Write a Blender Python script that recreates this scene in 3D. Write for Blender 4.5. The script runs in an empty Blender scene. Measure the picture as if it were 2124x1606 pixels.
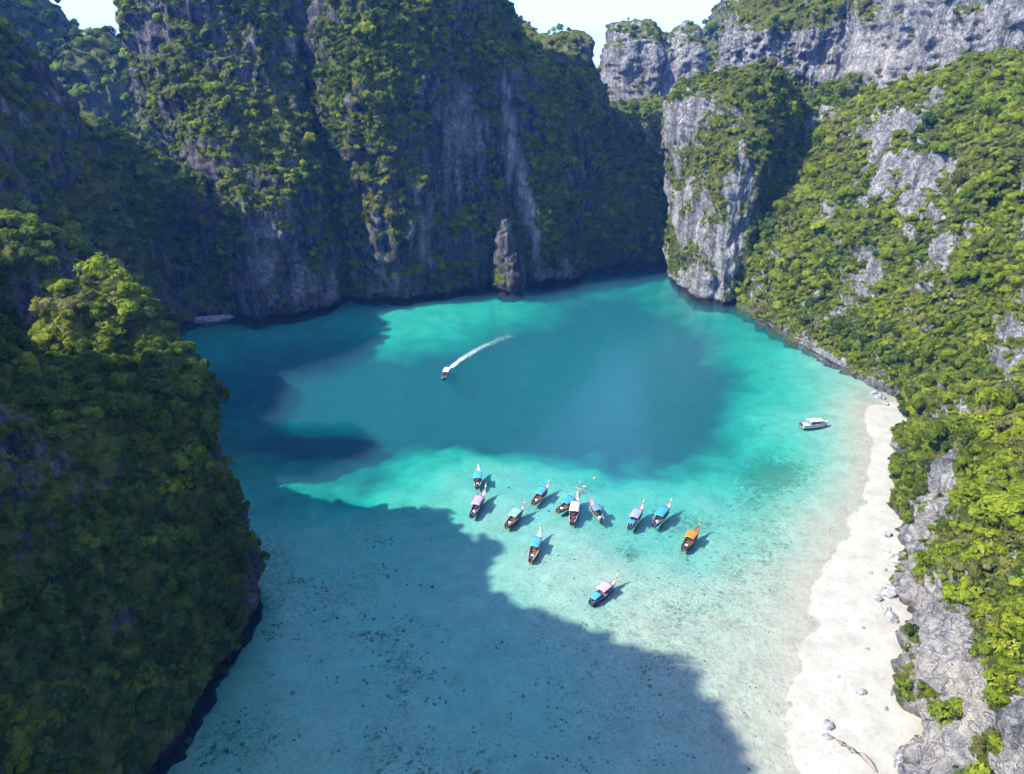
import bpy, bmesh, math, random
import numpy as np
from mathutils import Vector, Matrix, Euler
from mathutils.bvhtree import BVHTree

random.seed(7)
rng = np.random.default_rng(11)
R = math.radians
scene = bpy.context.scene
C = scene.collection

# ------------------------------------------------------------------ camera, sky, sun, exposure
CAM_H, PITCH, FPX, W0, H0 = 90.0, R(24), 1480.0, 2124.0, 1606.0
cam_d = bpy.data.cameras.new('camera')
cam_d.sensor_width = 36
cam_d.lens = FPX / W0 * 36
cam_d.clip_start, cam_d.clip_end = 0.5, 20000
cam = bpy.data.objects.new('camera', cam_d)
cam.location = (0, 0, CAM_H)
cam.rotation_euler = (R(90) - PITCH, 0, 0)
C.objects.link(cam)
scene.camera = cam

SUN_AZ, SUN_EL = R(-110), R(45)      # azimuth from +Y, clockwise positive (towards +X)
SD = Vector((math.sin(SUN_AZ) * math.cos(SUN_EL), math.cos(SUN_AZ) * math.cos(SUN_EL), math.sin(SUN_EL)))
world = bpy.data.worlds.new('World')
scene.world = world
world.use_nodes = True
wn, wl = world.node_tree.nodes, world.node_tree.links
wn.clear()
w_out = wn.new('ShaderNodeOutputWorld')
w_bg = wn.new('ShaderNodeBackground')
w_sky = wn.new('ShaderNodeTexSky')
w_sky.sky_type = 'NISHITA'
w_sky.sun_disc = False
w_sky.sun_elevation = SUN_EL
w_sky.sun_rotation = SUN_AZ
w_sky.air_density = 1.0
w_sky.dust_density = 0.3
w_sky.ozone_density = 3.0
w_tc = wn.new('ShaderNodeTexCoord')
w_map = wn.new('ShaderNodeMapping')
w_map.inputs['Scale'].default_value = (1, 1, 1.6)
w_ns = wn.new('ShaderNodeTexNoise')
w_ns.inputs['Scale'].default_value = 3.4
w_ns.inputs['Detail'].default_value = 7
w_ns.inputs['Roughness'].default_value = 0.55
w_rmp = wn.new('ShaderNodeValToRGB')
w_rmp.color_ramp.elements[0].position = 0.46
w_rmp.color_ramp.elements[1].position = 0.62
w_mix = wn.new('ShaderNodeMix')
w_mix.data_type = 'RGBA'
w_cl = wn.new('ShaderNodeMix')
w_cl.data_type = 'FLOAT'
w_mix.inputs[7].default_value = (1.15, 1.2, 1.25, 1)
wl.new(w_tc.outputs['Generated'], w_map.inputs[0])
wl.new(w_map.outputs[0], w_ns.inputs['Vector'])
wl.new(w_ns.outputs['Fac'], w_rmp.inputs[0])
wl.new(w_rmp.outputs[0], w_cl.inputs[0])
w_cl.inputs[2].default_value = 0.0
w_cl.inputs[3].default_value = 0.8
wl.new(w_cl.outputs[0], w_mix.inputs[0])
w_k = wn.new('ShaderNodeVectorMath'); w_k.operation = 'MULTIPLY_ADD'      # soft shoulder on the whole sky
w_k.inputs[1].default_value = (0.62, 0.28, 0.09)
w_k.inputs[2].default_value = (1, 1, 1)
w_dv = wn.new('ShaderNodeVectorMath'); w_dv.operation = 'DIVIDE'
wl.new(w_sky.outputs[0], w_k.inputs[0])
wl.new(w_sky.outputs[0], w_dv.inputs[0]); wl.new(w_k.outputs[0], w_dv.inputs[1])
wl.new(w_dv.outputs[0], w_mix.inputs[6])
wl.new(w_mix.outputs[2], w_bg.inputs[0])
w_bg.inputs[1].default_value = 0.15
wl.new(w_bg.outputs[0], w_out.inputs[0])

sun_d = bpy.data.lights.new('sun', 'SUN')
sun_d.energy = 2.0
sun_d.angle = R(0.53)
sun_d.color = (1.0, 0.93, 0.76)
sun = bpy.data.objects.new('sun', sun_d)
sun.rotation_euler = (-SD).to_track_quat('-Z', 'Y').to_euler()
sun.location = SD * 400
C.objects.link(sun)

scene.view_settings.view_transform = 'Standard'
scene.view_settings.look = 'None'
scene.view_settings.exposure = 2.75
scene.view_settings.gamma = 1
scene.view_settings.use_curve_mapping = False
scene.render.engine = 'CYCLES'
cy = scene.cycles
cy.use_denoising = True
cy.use_light_tree = False
cy.sample_clamp_indirect = 6.0
cy.max_bounces = 5
cy.diffuse_bounces = 3
cy.glossy_bounces = 1
cy.transmission_bounces = 3
cy.volume_bounces = 0
cy.transparent_max_bounces = 12
cy.caustics_reflective = False
cy.caustics_refractive = False
cy.use_adaptive_sampling = True
cy.adaptive_threshold = 0.03

# ------------------------------------------------------------------ geometry helpers
CP, SP = math.cos(PITCH), math.sin(PITCH)
def ray(px, py):
    u, v = (px - W0 / 2) / FPX, (H0 / 2 - py) / FPX
    return u, CP + v * SP, -SP + v * CP
def gp(px, py, z=0.0):                       # point of the photograph on the level z
    d = ray(px, py); t = (z - CAM_H) / d[2]
    return (d[0] * t, d[1] * t)
def at(px, py, Y):                           # point of the photograph at the distance Y
    d = ray(px, py); t = Y / d[1]
    return (d[0] * t, Y, CAM_H + d[2] * t)
def proj(P):
    z = P[:, 2] - CAM_H
    dep = P[:, 1] * CP - z * SP
    v = P[:, 1] * SP + z * CP
    dd = np.maximum(dep, 0.1)
    return W0 / 2 + FPX * P[:, 0] / dd, H0 / 2 - FPX * v / dd, dep

PERM = np.random.default_rng(5).permutation(256)
PERM = np.concatenate([PERM, PERM, PERM])
GR = np.random.default_rng(6).normal(size=(256, 3))
GR /= np.linalg.norm(GR, axis=1)[:, None]
def perlin(p):
    i = np.floor(p).astype(np.int64); f = p - i
    u = f * f * f * (f * (f * 6 - 15) + 10)
    i &= 255
    out = 0
    for dx in (0, 1):
        wx = u[:, 0] if dx else 1 - u[:, 0]
        for dy in (0, 1):
            wy = u[:, 1] if dy else 1 - u[:, 1]
            for dz in (0, 1):
                wz = u[:, 2] if dz else 1 - u[:, 2]
                h = PERM[PERM[PERM[(i[:, 0] + dx) & 255] + ((i[:, 1] + dy) & 255)] + ((i[:, 2] + dz) & 255)]
                g = GR[h]
                out = out + wx * wy * wz * (g[:, 0] * (f[:, 0] - dx) + g[:, 1] * (f[:, 1] - dy) + g[:, 2] * (f[:, 2] - dz))
    return out * 1.5
def fbm(p, octs=4, lac=2.03, gain=0.5):
    a, s = 1.0, 0.0
    for o in range(octs):
        s = s + a * perlin(p + 17.3 * o); p = p * lac; a *= gain
    return s
def ridged(p, octs=3):
    a, s = 1.0, 0.0
    for o in range(octs):
        s = s + a * (1 - 2 * np.abs(perlin(p + 9.1 * o))); p = p * 2.1; a *= 0.5
    return s
def worley(p):
    i = np.floor(p).astype(np.int64)
    f1 = np.full(len(p), 9.0); f2 = np.full(len(p), 9.0)
    for dx in (-1, 0, 1):
        for dy in (-1, 0, 1):
            for dz in (-1, 0, 1):
                c = i + np.array([dx, dy, dz]); m = c & 255
                h = PERM[PERM[PERM[m[:, 0]] + m[:, 1]] + m[:, 2]]
                d = np.linalg.norm(c + 0.5 + GR[h] * 0.5 - p, axis=1)
                n1 = np.minimum(f1, d); f2 = np.minimum(f2, np.maximum(f1, d)); f1 = n1
    return f2 - f1 - 0.3
def sstep(a, b, x):
    t = np.clip((x - a) / (b - a), 0, 1)
    return t * t * (3 - 2 * t)

def mesh_np(name, V, F, smooth=True):
    me = bpy.data.meshes.new(name)
    F = np.asarray(F, dtype=np.int32)
    n, k = F.shape
    me.vertices.add(len(V)); me.vertices.foreach_set('co', np.asarray(V, dtype=np.float32).ravel())
    me.loops.add(n * k); me.loops.foreach_set('vertex_index', F.ravel())
    me.polygons.add(n); me.polygons.foreach_set('loop_start', np.arange(0, n * k, k, dtype=np.int32))
    me.polygons.foreach_set('loop_total', np.full(n, k, dtype=np.int32))
    if smooth:
        me.polygons.foreach_set('use_smooth', np.ones(n, dtype=bool))
    me.update(calc_edges=True)
    return me
def fattr(me, name, vals):
    a = me.attributes.new(name, 'FLOAT', 'POINT')
    a.data.foreach_set('value', np.asarray(vals, dtype=np.float32))
def link(name, me, mat=None, parent=None):
    o = bpy.data.objects.new(name, me); C.objects.link(o)
    if mat is not None and not me.materials:
        me.materials.append(mat)
    if parent is not None:
        o.parent = parent
    return o
def tag(o, label=None, cat=None, group=None, kind=None):
    if label: o['label'] = label
    if cat: o['category'] = cat
    if group: o['group'] = group
    if kind: o['kind'] = kind
    return o
def empty(name, loc, rz=0.0):
    o = bpy.data.objects.new(name, None); C.objects.link(o)
    o.empty_display_size = 0.3
    o.location = loc; o.rotation_euler = (0, 0, rz)
    return o

# ------------------------------------------------------------------ materials
class NT:
    def __init__(s, name):
        s.m = bpy.data.materials.new(name); s.m.use_nodes = True
        s.n = s.m.node_tree.nodes; s.l = s.m.node_tree.links; s.n.clear()
        s.out = s.n.new('ShaderNodeOutputMaterial')
    def a(s, t, **kw):
        nd = s.n.new(t)
        for k, v in kw.items(): setattr(nd, k, v)
        return nd
    def c(s, frm, to): s.l.new(frm, to)
    def noise(s, vec, scale, detail=4, rough=0.55):
        nd = s.a('ShaderNodeTexNoise'); nd.inputs['Scale'].default_value = scale
        nd.inputs['Detail'].default_value = detail; nd.inputs['Roughness'].default_value = rough
        s.c(vec, nd.inputs['Vector']); return nd.outputs['Fac']
    def mapping(s, vec, sc):
        nd = s.a('ShaderNodeMapping'); nd.inputs['Scale'].default_value = sc; s.c(vec, nd.inputs[0]); return nd.outputs[0]
    def ramp(s, fac, stops):
        nd = s.a('ShaderNodeValToRGB'); e = nd.color_ramp.elements
        while len(e) < len(stops): e.new(0.5)
        for i, (p, col) in enumerate(stops):
            e[i].position = p; e[i].color = (*col, 1) if len(col) == 3 else col
        s.c(fac, nd.inputs[0]); return nd.outputs[0]
    def mix(s, fac, a, b, mode='MIX'):
        nd = s.a('ShaderNodeMix', data_type='RGBA', blend_type=mode)
        for i, v in ((0, fac), (6, a), (7, b)):
            if isinstance(v, (int, float)): nd.inputs[i].default_value = v
            elif isinstance(v, tuple): nd.inputs[i].default_value = (*v, 1) if len(v) == 3 else v
            else: s.c(v, nd.inputs[i])
        return nd.outputs[2]
    def math(s, op, a, b=None, clamp=False):
        nd = s.a('ShaderNodeMath', operation=op, use_clamp=clamp)
        for i, v in ((0, a), (1, b)):
            if v is None: continue
            if isinstance(v, (int, float)): nd.inputs[i].default_value = v
            else: s.c(v, nd.inputs[i])
        return nd.outputs[0]
    def attr(s, name):
        nd = s.a('ShaderNodeAttribute'); nd.attribute_name = name; return nd.outputs['Fac']
    def pos(s):
        return s.a('ShaderNodeNewGeometry').outputs['Position']
    def bump(s, h, strength, dist):
        nd = s.a('ShaderNodeBump'); nd.inputs['Strength'].default_value = strength; nd.inputs['Distance'].default_value = dist
        s.c(h, nd.inputs['Height']); return nd.outputs[0]
    def princ(s, col, rough=0.8, normal=None, spec=0.3):
        p = s.a('ShaderNodeBsdfPrincipled')
        if isinstance(col, tuple): p.inputs['Base Color'].default_value = (*col, 1)
        else: s.c(col, p.inputs['Base Color'])
        if isinstance(rough, (int, float)): p.inputs['Roughness'].default_value = rough
        else: s.c(rough, p.inputs['Roughness'])
        p.inputs['Specular IOR Level'].default_value = spec
        if normal is not None: s.c(normal, p.inputs['Normal'])
        return p
    def done(s, sh):
        s.c(sh if not hasattr(sh, 'outputs') else sh.outputs[0], s.out.inputs[0]); return s.m

def rock_material(name='limestone', scale=1.0, pale=0.0):
    t = NT(name); P = t.pos()
    big = t.noise(P, 0.045, 4, 0.6)
    vert = t.noise(t.mapping(P, (0.30, 0.30, 0.028)), 1.0, 6, 0.65)
    fine = t.noise(P, 0.9, 5, 0.7)
    col = t.ramp(vert, [(0.36, (0.030 + pale * .5, 0.030 + pale * .5, 0.040 + pale * .5)), (0.48, (0.11 + pale, 0.105 + pale, 0.12 + pale)), (0.58, (0.23 + pale, 0.22 + pale, 0.235 + pale)), (0.70, (0.42 + pale, 0.40 + pale, 0.40 + pale))])
    st = t.noise(t.mapping(P, (0.42, 0.42, 0.03)), 1.0, 3, 0.6)
    ora = t.math('MULTIPLY', t.ramp(st, [(0.60, (0, 0, 0)), (0.70, (1, 1, 1))]), t.ramp(big, [(0.50, (0, 0, 0)), (0.60, (1, 1, 1))]))
    col = t.mix(ora, col, (0.36, 0.17, 0.09))
    wh = t.attr('white')
    col = t.mix(t.math('MULTIPLY', wh, t.ramp(vert, [(0.25, (0.3, 0.3, 0.3)), (0.5, (1, 1, 1))])), col, (0.66, 0.60, 0.55))
    col = t.mix(t.math('MULTIPLY', t.ramp(fine, [(0.42, (0, 0, 0)), (0.60, (0.85, 0.85, 0.85))]), t.math('SUBTRACT', 1.0, t.math('MULTIPLY', wh, 0.6))), col, t.mix(1.0, col, (0.42, 0.42, 0.46), 'MULTIPLY'))
    vo = t.a('ShaderNodeTexVoronoi', feature='DISTANCE_TO_EDGE'); vo.inputs['Scale'].default_value = 1.0
    wp_ = t.a('ShaderNodeVectorMath', operation='ADD'); nz = t.a('ShaderNodeTexNoise'); nz.inputs['Scale'].default_value = 0.5; nz.inputs['Detail'].default_value = 4
    t.c(P, nz.inputs['Vector']); sc_ = t.a('ShaderNodeVectorMath', operation='SCALE'); sc_.inputs['Scale'].default_value = 2.2; t.c(nz.outputs['Color'], sc_.inputs[0])
    t.c(t.mapping(P, (0.42, 0.42, 0.16)), wp_.inputs[0]); t.c(sc_.outputs[0], wp_.inputs[1]); t.c(wp_.outputs[0], vo.inputs['Vector'])
    crack = t.ramp(vo.outputs['Distance'], [(0.0, (1, 1, 1)), (0.10, (0, 0, 0))])
    col = t.mix(t.math('MULTIPLY', crack, t.math('SUBTRACT', 0.45, t.math('MULTIPLY', wh, 0.2))), col, t.mix(1.0, col, (0.25, 0.24, 0.26), 'MULTIPLY'))
    sep = t.a('ShaderNodeSeparateXYZ'); t.c(P, sep.inputs[0])
    zz = t.math('ADD', sep.outputs[2], t.math('MULTIPLY', fine, 1.6))
    wet = t.ramp(t.math('DIVIDE', zz, 8.0), [(0.0, (1, 1, 1)), (0.24, (1, 1, 1)), (0.34, (0, 0, 0))])
    wet = t.math('MULTIPLY', wet, t.attr('tidal'))
    col = t.mix(wet, col, (0.035, 0.03, 0.03))
    veg = t.attr('veg')
    vg = t.math('ADD', veg, t.math('MULTIPLY', t.math('SUBTRACT', t.noise(P, 0.55, 5, 0.7), 0.5), 1.6))
    vm = t.ramp(vg, [(0.44, (0, 0, 0)), (0.62, (1, 1, 1))])
    gcol = t.ramp(t.noise(P, 0.35, 5, 0.7), [(0.3, (0.040, 0.055, 0.010)), (0.5, (0.110, 0.130, 0.022)), (0.7, (0.20, 0.19, 0.055))])
    col = t.mix(vm, col, gcol)
    h = t.math('ADD', t.math('MULTIPLY', t.noise(t.mapping(P, (0.9, 0.9, 0.22)), 1.0, 9, 0.75), 1.6), t.math('ADD', t.math('MULTIPLY', t.noise(P, 0.5, 8, 0.78), 1.2), t.math('MULTIPLY', crack, -0.5)))
    return t.done(t.princ(col, 0.92, t.bump(h, 1.0, 1.5), 0.15))

def leaf_material(name, c0, c1, c2):
    t = NT(name)
    oi = t.a('ShaderNodeObjectInfo').outputs['Random']
    v = t.math('ADD', t.math('MULTIPLY', t.attr('tint'), 0.5), t.math('MULTIPLY', oi, 0.5))
    col = t.ramp(v, [(0.12, c0), (0.5, c1), (0.88, c2)])
    p = t.princ(col, 0.7, None, 0.06)
    tr = t.a('ShaderNodeBsdfTranslucent'); t.c(t.mix(1.0, col, (1.15, 1.25, 0.55), 'MULTIPLY'), tr.inputs[0])
    mx = t.a('ShaderNodeMixShader'); mx.inputs[0].default_value = 0.42
    t.c(p.outputs[0], mx.inputs[1]); t.c(tr.outputs[0], mx.inputs[2])
    return t.done(mx)
def plain(name, col, rough=0.6, var=0.25, sc=3.0, spec=0.3):
    t = NT(name); tc = t.a('ShaderNodeTexCoord').outputs['Object']
    n = t.noise(tc, sc, 5, 0.65)
    dk = tuple(c * (1 - var) for c in col); lt = tuple(min(1, c * (1 + var * 0.6)) for c in col)
    return t.done(t.princ(t.ramp(n, [(0.3, dk), (0.7, lt)]), rough, t.bump(n, 0.25, 0.02), spec))

M_ROCK = rock_material('limestone')
M_PALE = rock_material('pale_limestone', pale=0.27)
LEAF = [leaf_material('leaf_deep_green', (0.018, 0.034, 0.006), (0.050, 0.084, 0.012), (0.105, 0.148, 0.020)),
        leaf_material('leaf_mid_green', (0.045, 0.070, 0.006), (0.110, 0.150, 0.013), (0.190, 0.235, 0.022)),
        leaf_material('leaf_yellow_green', (0.085, 0.118, 0.007), (0.175, 0.218, 0.014), (0.275, 0.312, 0.030)),
        leaf_material('leaf_olive_dry', (0.070, 0.074, 0.018), (0.140, 0.142, 0.036), (0.225, 0.212, 0.070))]
M_TWIG = plain('bleached_twigs', (0.34, 0.30, 0.26), 0.9, 0.3, 6)
M_BARK = plain('bark', (0.16, 0.125, 0.09), 0.9, 0.4, 6)

# ------------------------------------------------------------------ seabed, beach and water
BED = [  # (px, py, z): levels read off the photograph's water colours
 (1856, 900, .6), (1855, 1000, .6), (1840, 1100, .6), (1825, 1220, .5), (1840, 1300, .6), (1858, 1420, .6), (1874, 1560, .7), (1884, 1700, .7), (1850, 860, .5), (1800, 1560, .3), (1800, 1450, .3),
 (1825, 850, 0), (1812, 920, 0), (1805, 1000, 0), (1792, 1080, 0), (1772, 1180, 0), (1765, 1280, 0), (1740, 1380, 0), (1715, 1480, 0), (1700, 1600, 0), (1660, 1720, 0), (1770, 800, -.1), (1700, 748, -.3),
 (1735, 900, -.18), (1725, 1000, -.18), (1695, 1100, -.18), (1650, 1250, -.18), (1570, 1400, -.20), (1510, 1550, -.25), (1650, 870, -1.0), (1740, 820, -.45), (1400, 1400, -.38), (1450, 1250, -.42), (1580, 1130, -.5), (1640, 1020, -.65),
 (1250, 1222, -0.54), (1330, 1300, -0.43), (1180, 1200, -0.58), (1110, 1150, -0.72), (1150, 1060, -1.08), (1060, 1030, -0.86), (1000, 1015, -1.15), (980, 985, -1.87), (1130, 980, -2.09), (1280, 1020, -1.87), (1330, 1090, -1.58), (1400, 1050, -2.09), (1430, 1120, -1.15), (1500, 1080, -1.58), (1560, 1000, -2.6), (1600, 960, -2.6), (1620, 900, -2.4), (1600, 830, -3.0), (1640, 790, -2.0), (1560, 740, -3.2), (1500, 680, -3.0), (1420, 640, -4.0), (1380, 590, -4.0), (1300, 580, -5), (1200, 600, -4.5),
 (1200, 800, -9.5), (1350, 720, -10), (1350, 820, -9.5), (1000, 860, -8.0), (1200, 900, -8.5), (1400, 900, -8.5), (1470, 800, -7), (900, 780, -8), (1100, 730, -9.5), (1230, 660, -8), (1330, 950, -6.0), (1100, 920, -6.5), (850, 880, -7), (1480, 940, -5), (1250, 950, -5.2),
 (960, 672, -2.2), (840, 692, -2.2), (1060, 650, -2.4), (1120, 635, -3.2), (800, 712, -2.4), (900, 630, -2.2), (780, 640, -2.0), (700, 660, -2.2), (1000, 612, -2.2),
 (600, 700, -2.6), (480, 690, -2.4), (430, 740, -2.6), (560, 770, -7), (680, 740, -6), (500, 810, -5.5), (620, 860, -6), (720, 890, -8), (650, 930, -6), (740, 790, -8), (480, 880, -4.5), (560, 830, -6.5), (480, 850, -5.5), (500, 1000, -2.6), (600, 1010, -3.2), (700, 1000, -4.2), (800, 975, -4.6), (880, 1010, -2.6), (920, 1040, -1.3),
 (620, 1130, -1.73), (760, 1120, -1.73), (900, 1120, -1.58), (980, 1180, -1.22), (900, 1300, -1.58), (1050, 1350, -1.37), (1200, 1450, -1.15), (1380, 1550, -0.86), (1000, 1550, -1.44), (700, 1400, -1.58), (600, 1300, -1.58), (560, 1500, -1.44), (430, 1560, -1.44), (800, 1590, -1.44), (560, 1200, -1.87), (1200, 1700, -1.22), (700, 1750, -1.44)]
BP = np.array([[*gp(x, y, min(z, 0.0)), z] for x, y, z in BED])
def bed_z(X, Y):
    out = np.zeros_like(X); wsum = np.zeros_like(X)
    for bx, by, bz in BP:
        s = 5.0 + 0.045 * by
        d2 = ((X - bx) ** 2 + (Y - by) ** 2) / (s * s)
        w = np.exp(-d2 * 0.8) + 0.004 / (1 + d2 * d2)
        out += w * bz; wsum += w
    return out / wsum
NXB, NYB = 420, 400
gx = np.concatenate([[-2500, -900, -320], np.linspace(-170, 200, NXB - 6), [320, 900, 2500]])
gy = np.concatenate([[-1500, -800, -120], np.linspace(10, 400, NYB - 6), [600, 1400, 3000]])
X, Y = np.meshgrid(gx, gy)
xf, yf = X.ravel(), Y.ravel()
inside = (xf > -175) & (xf < 205) & (yf > 5) & (yf < 405)
zb = np.full(len(xf), -14.0)
p2 = np.stack([xf, yf, np.zeros_like(xf)], 1)
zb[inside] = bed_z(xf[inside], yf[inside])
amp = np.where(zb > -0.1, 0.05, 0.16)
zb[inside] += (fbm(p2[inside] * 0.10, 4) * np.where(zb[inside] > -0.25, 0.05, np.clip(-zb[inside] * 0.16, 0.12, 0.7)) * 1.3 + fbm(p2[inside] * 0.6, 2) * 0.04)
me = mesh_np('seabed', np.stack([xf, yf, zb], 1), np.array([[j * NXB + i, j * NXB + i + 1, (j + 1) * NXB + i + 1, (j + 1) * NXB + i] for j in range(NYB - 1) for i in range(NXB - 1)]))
# coral and seagrass growth: its own colour, in patches
fg = np.zeros(len(xf))
upx, upy, udep = proj(np.stack([xf, yf, zb], 1))
for cx, cy_, rx, ry, a in [(1600, 985, 75, 45, 0.9), (1555, 1040, 60, 40, .5), (1420, 1090, 120, 40, .45), (1560, 880, 40, 90, .25), (1600, 780, 60, 70, .25), (1310, 1150, 30, 16, .7),
                           (680, 1240, 110, 80, .35), (830, 1380, 50, 120, .5), (560, 1180, 60, 90, .55), (480, 1540, 120, 80, .4), (1000, 1560, 130, 70, .3), (1300, 1450, 120, 90, .28), (1400, 1330, 280, 170, .36), (1560, 1180, 150, 200, .34), (1550, 1450, 180, 150, .38), (800, 1560, 220, 80, .3), (430, 790, 60, 30, .5)]:
    fg = np.maximum(fg, a * np.exp(-((upx - cx) / rx) ** 2 - ((upy - cy_) / ry) ** 2))
fattr(me, 'coral', np.where(inside, fg, 0))
t = NT('sand_bed'); P = t.pos(); sep = t.a('ShaderNodeSeparateXYZ'); t.c(P, sep.inputs[0])
sand = t.ramp(t.noise(P, 0.25, 6, 0.7), [(0.3, (0.275, 0.268, 0.245)), (0.7, (0.395, 0.388, 0.36))])
sand = t.mix(t.ramp(t.noise(P, 1.4, 6, 0.75), [(0.52, (0, 0, 0)), (0.72, (0.55, 0.55, 0.55))]), sand, (0.20, 0.185, 0.16))
silt = (0.030, 0.036, 0.070)  # deep silt, its blue-dark tone also standing in for light scattered in water
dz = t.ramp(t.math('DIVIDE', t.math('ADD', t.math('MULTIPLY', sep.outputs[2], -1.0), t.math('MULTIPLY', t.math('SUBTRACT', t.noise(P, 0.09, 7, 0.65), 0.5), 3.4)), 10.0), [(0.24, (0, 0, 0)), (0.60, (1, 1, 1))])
wetz = t.ramp(t.math('ADD', t.math('MULTIPLY', sep.outputs[2], 1.0), 0.5), [(0.10, (1.0, 0.97, 0.90)), (0.42, (0.90, 0.885, 0.83)), (0.58, (0.86, 0.855, 0.83)), (0.95, (0.84, 0.825, 0.79))])
sand = t.mix(1.0, sand, wetz, 'MULTIPLY')
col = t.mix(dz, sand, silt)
# scattered dark coral rubble
r1 = t.noise(P, 0.75, 4, 0.7); r2 = t.noise(P, 2.2, 3, 0.6); rb = t.noise(P, 0.07, 3, 0.6)
thr = t.math('ADD', t.math('MULTIPLY', t.attr('coral'), 0.36), t.math('MULTIPLY', t.math('SUBTRACT', rb, 0.5), 0.20))
k1 = t.ramp(t.math('ADD', r1, thr), [(0.655, (0, 0, 0)), (0.72, (1, 1, 1))])
under = t.ramp(t.math('MULTIPLY', sep.outputs[2], -1.0), [(0.02, (0, 0, 0)), (0.5, (1, 1, 1))])
col = t.mix(t.math('MULTIPLY', t.math('MULTIPLY', k1, 0.62), under), col, (0.10, 0.115, 0.085))
k2 = t.ramp(t.math('ADD', r2, t.math('MULTIPLY', thr, 0.7)), [(0.58, (0, 0, 0)), (0.70, (1, 1, 1))])
col = t.mix(t.math('MULTIPLY', t.math('MULTIPLY', k2, 0.65), under), col, (0.155, 0.15, 0.095))
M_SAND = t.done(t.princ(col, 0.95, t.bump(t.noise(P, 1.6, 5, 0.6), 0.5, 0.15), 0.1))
tag(link('sand_seabed', me, M_SAND), 'white sand beach and pale lagoon floor with scattered dark coral', None, None, 'structure')

t = NT('lagoon_water'); P = t.pos()
wv = t.math('ADD', t.noise(t.mapping(P, (1, 1.3, 1)), 0.9, 4, 0.6), t.math('MULTIPLY', t.noise(P, 0.12, 3, 0.5), 1.4))
bp = t.bump(wv, 0.45, 0.16)
gl = t.a('ShaderNodeBsdfGlossy'); gl.inputs['Roughness'].default_value = 0.08; t.c(bp, gl.inputs['Normal'])
trn = t.a('ShaderNodeBsdfTransparent')
fr = t.a('ShaderNodeFresnel'); fr.inputs[0].default_value = 1.33; t.c(bp, fr.inputs['Normal'])
mx = t.a('ShaderNodeMixShader'); t.c(fr.outputs[0], mx.inputs[0]); t.c(trn.outputs[0], mx.inputs[1]); t.c(gl.outputs[0], mx.inputs[2])
M_WATER = t.done(mx)
va = t.a('ShaderNodeVolumeAbsorption')
va.inputs['Color'].default_value = (0.0, 0.937, 0.922, 1)
va.inputs['Density'].default_value = 0.33
vs = t.a('ShaderNodeVolumeScatter')
vs.inputs['Color'].default_value = (0.36, 0.42, 0.68, 1)
vs.inputs['Density'].default_value = 0.038
ad = t.a('ShaderNodeAddShader'); t.c(va.outputs[0], ad.inputs[0]); t.c(vs.outputs[0], ad.inputs[1])
t.c(ad.outputs[0], t.out.inputs['Volume'])
bm = bmesh.new()
bmesh.ops.create_cube(bm, size=1)
for v in bm.verts:
    v.co = (v.co.x * 4900, v.co.y * 4400 + 750, 0.0 if v.co.z > 0 else -30)
me = bpy.data.meshes.new('water'); bm.to_mesh(me); bm.free()
tag(link('lagoon_water', me, M_WATER), 'clear turquoise lagoon water deepening to blue', None, None, 'structure')

# ------------------------------------------------------------------ cliffs
def catmull(A, n):
    m = len(A)
    u = np.linspace(0, m - 1, n); i = np.minimum(u.astype(int), m - 2); f = (u - i).reshape(-1, *([1] * (A.ndim - 1)))
    p0, p1, p2_, p3 = A[np.maximum(i - 1, 0)], A[i], A[i + 1], A[np.minimum(i + 2, m - 1)]
    return 0.5 * (2 * p1 + (p2_ - p0) * f + (2 * p0 - 5 * p1 + 4 * p2_ - p3) * f ** 2 + (3 * p1 - p0 - 3 * p2_ + p3) * f ** 3)

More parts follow.
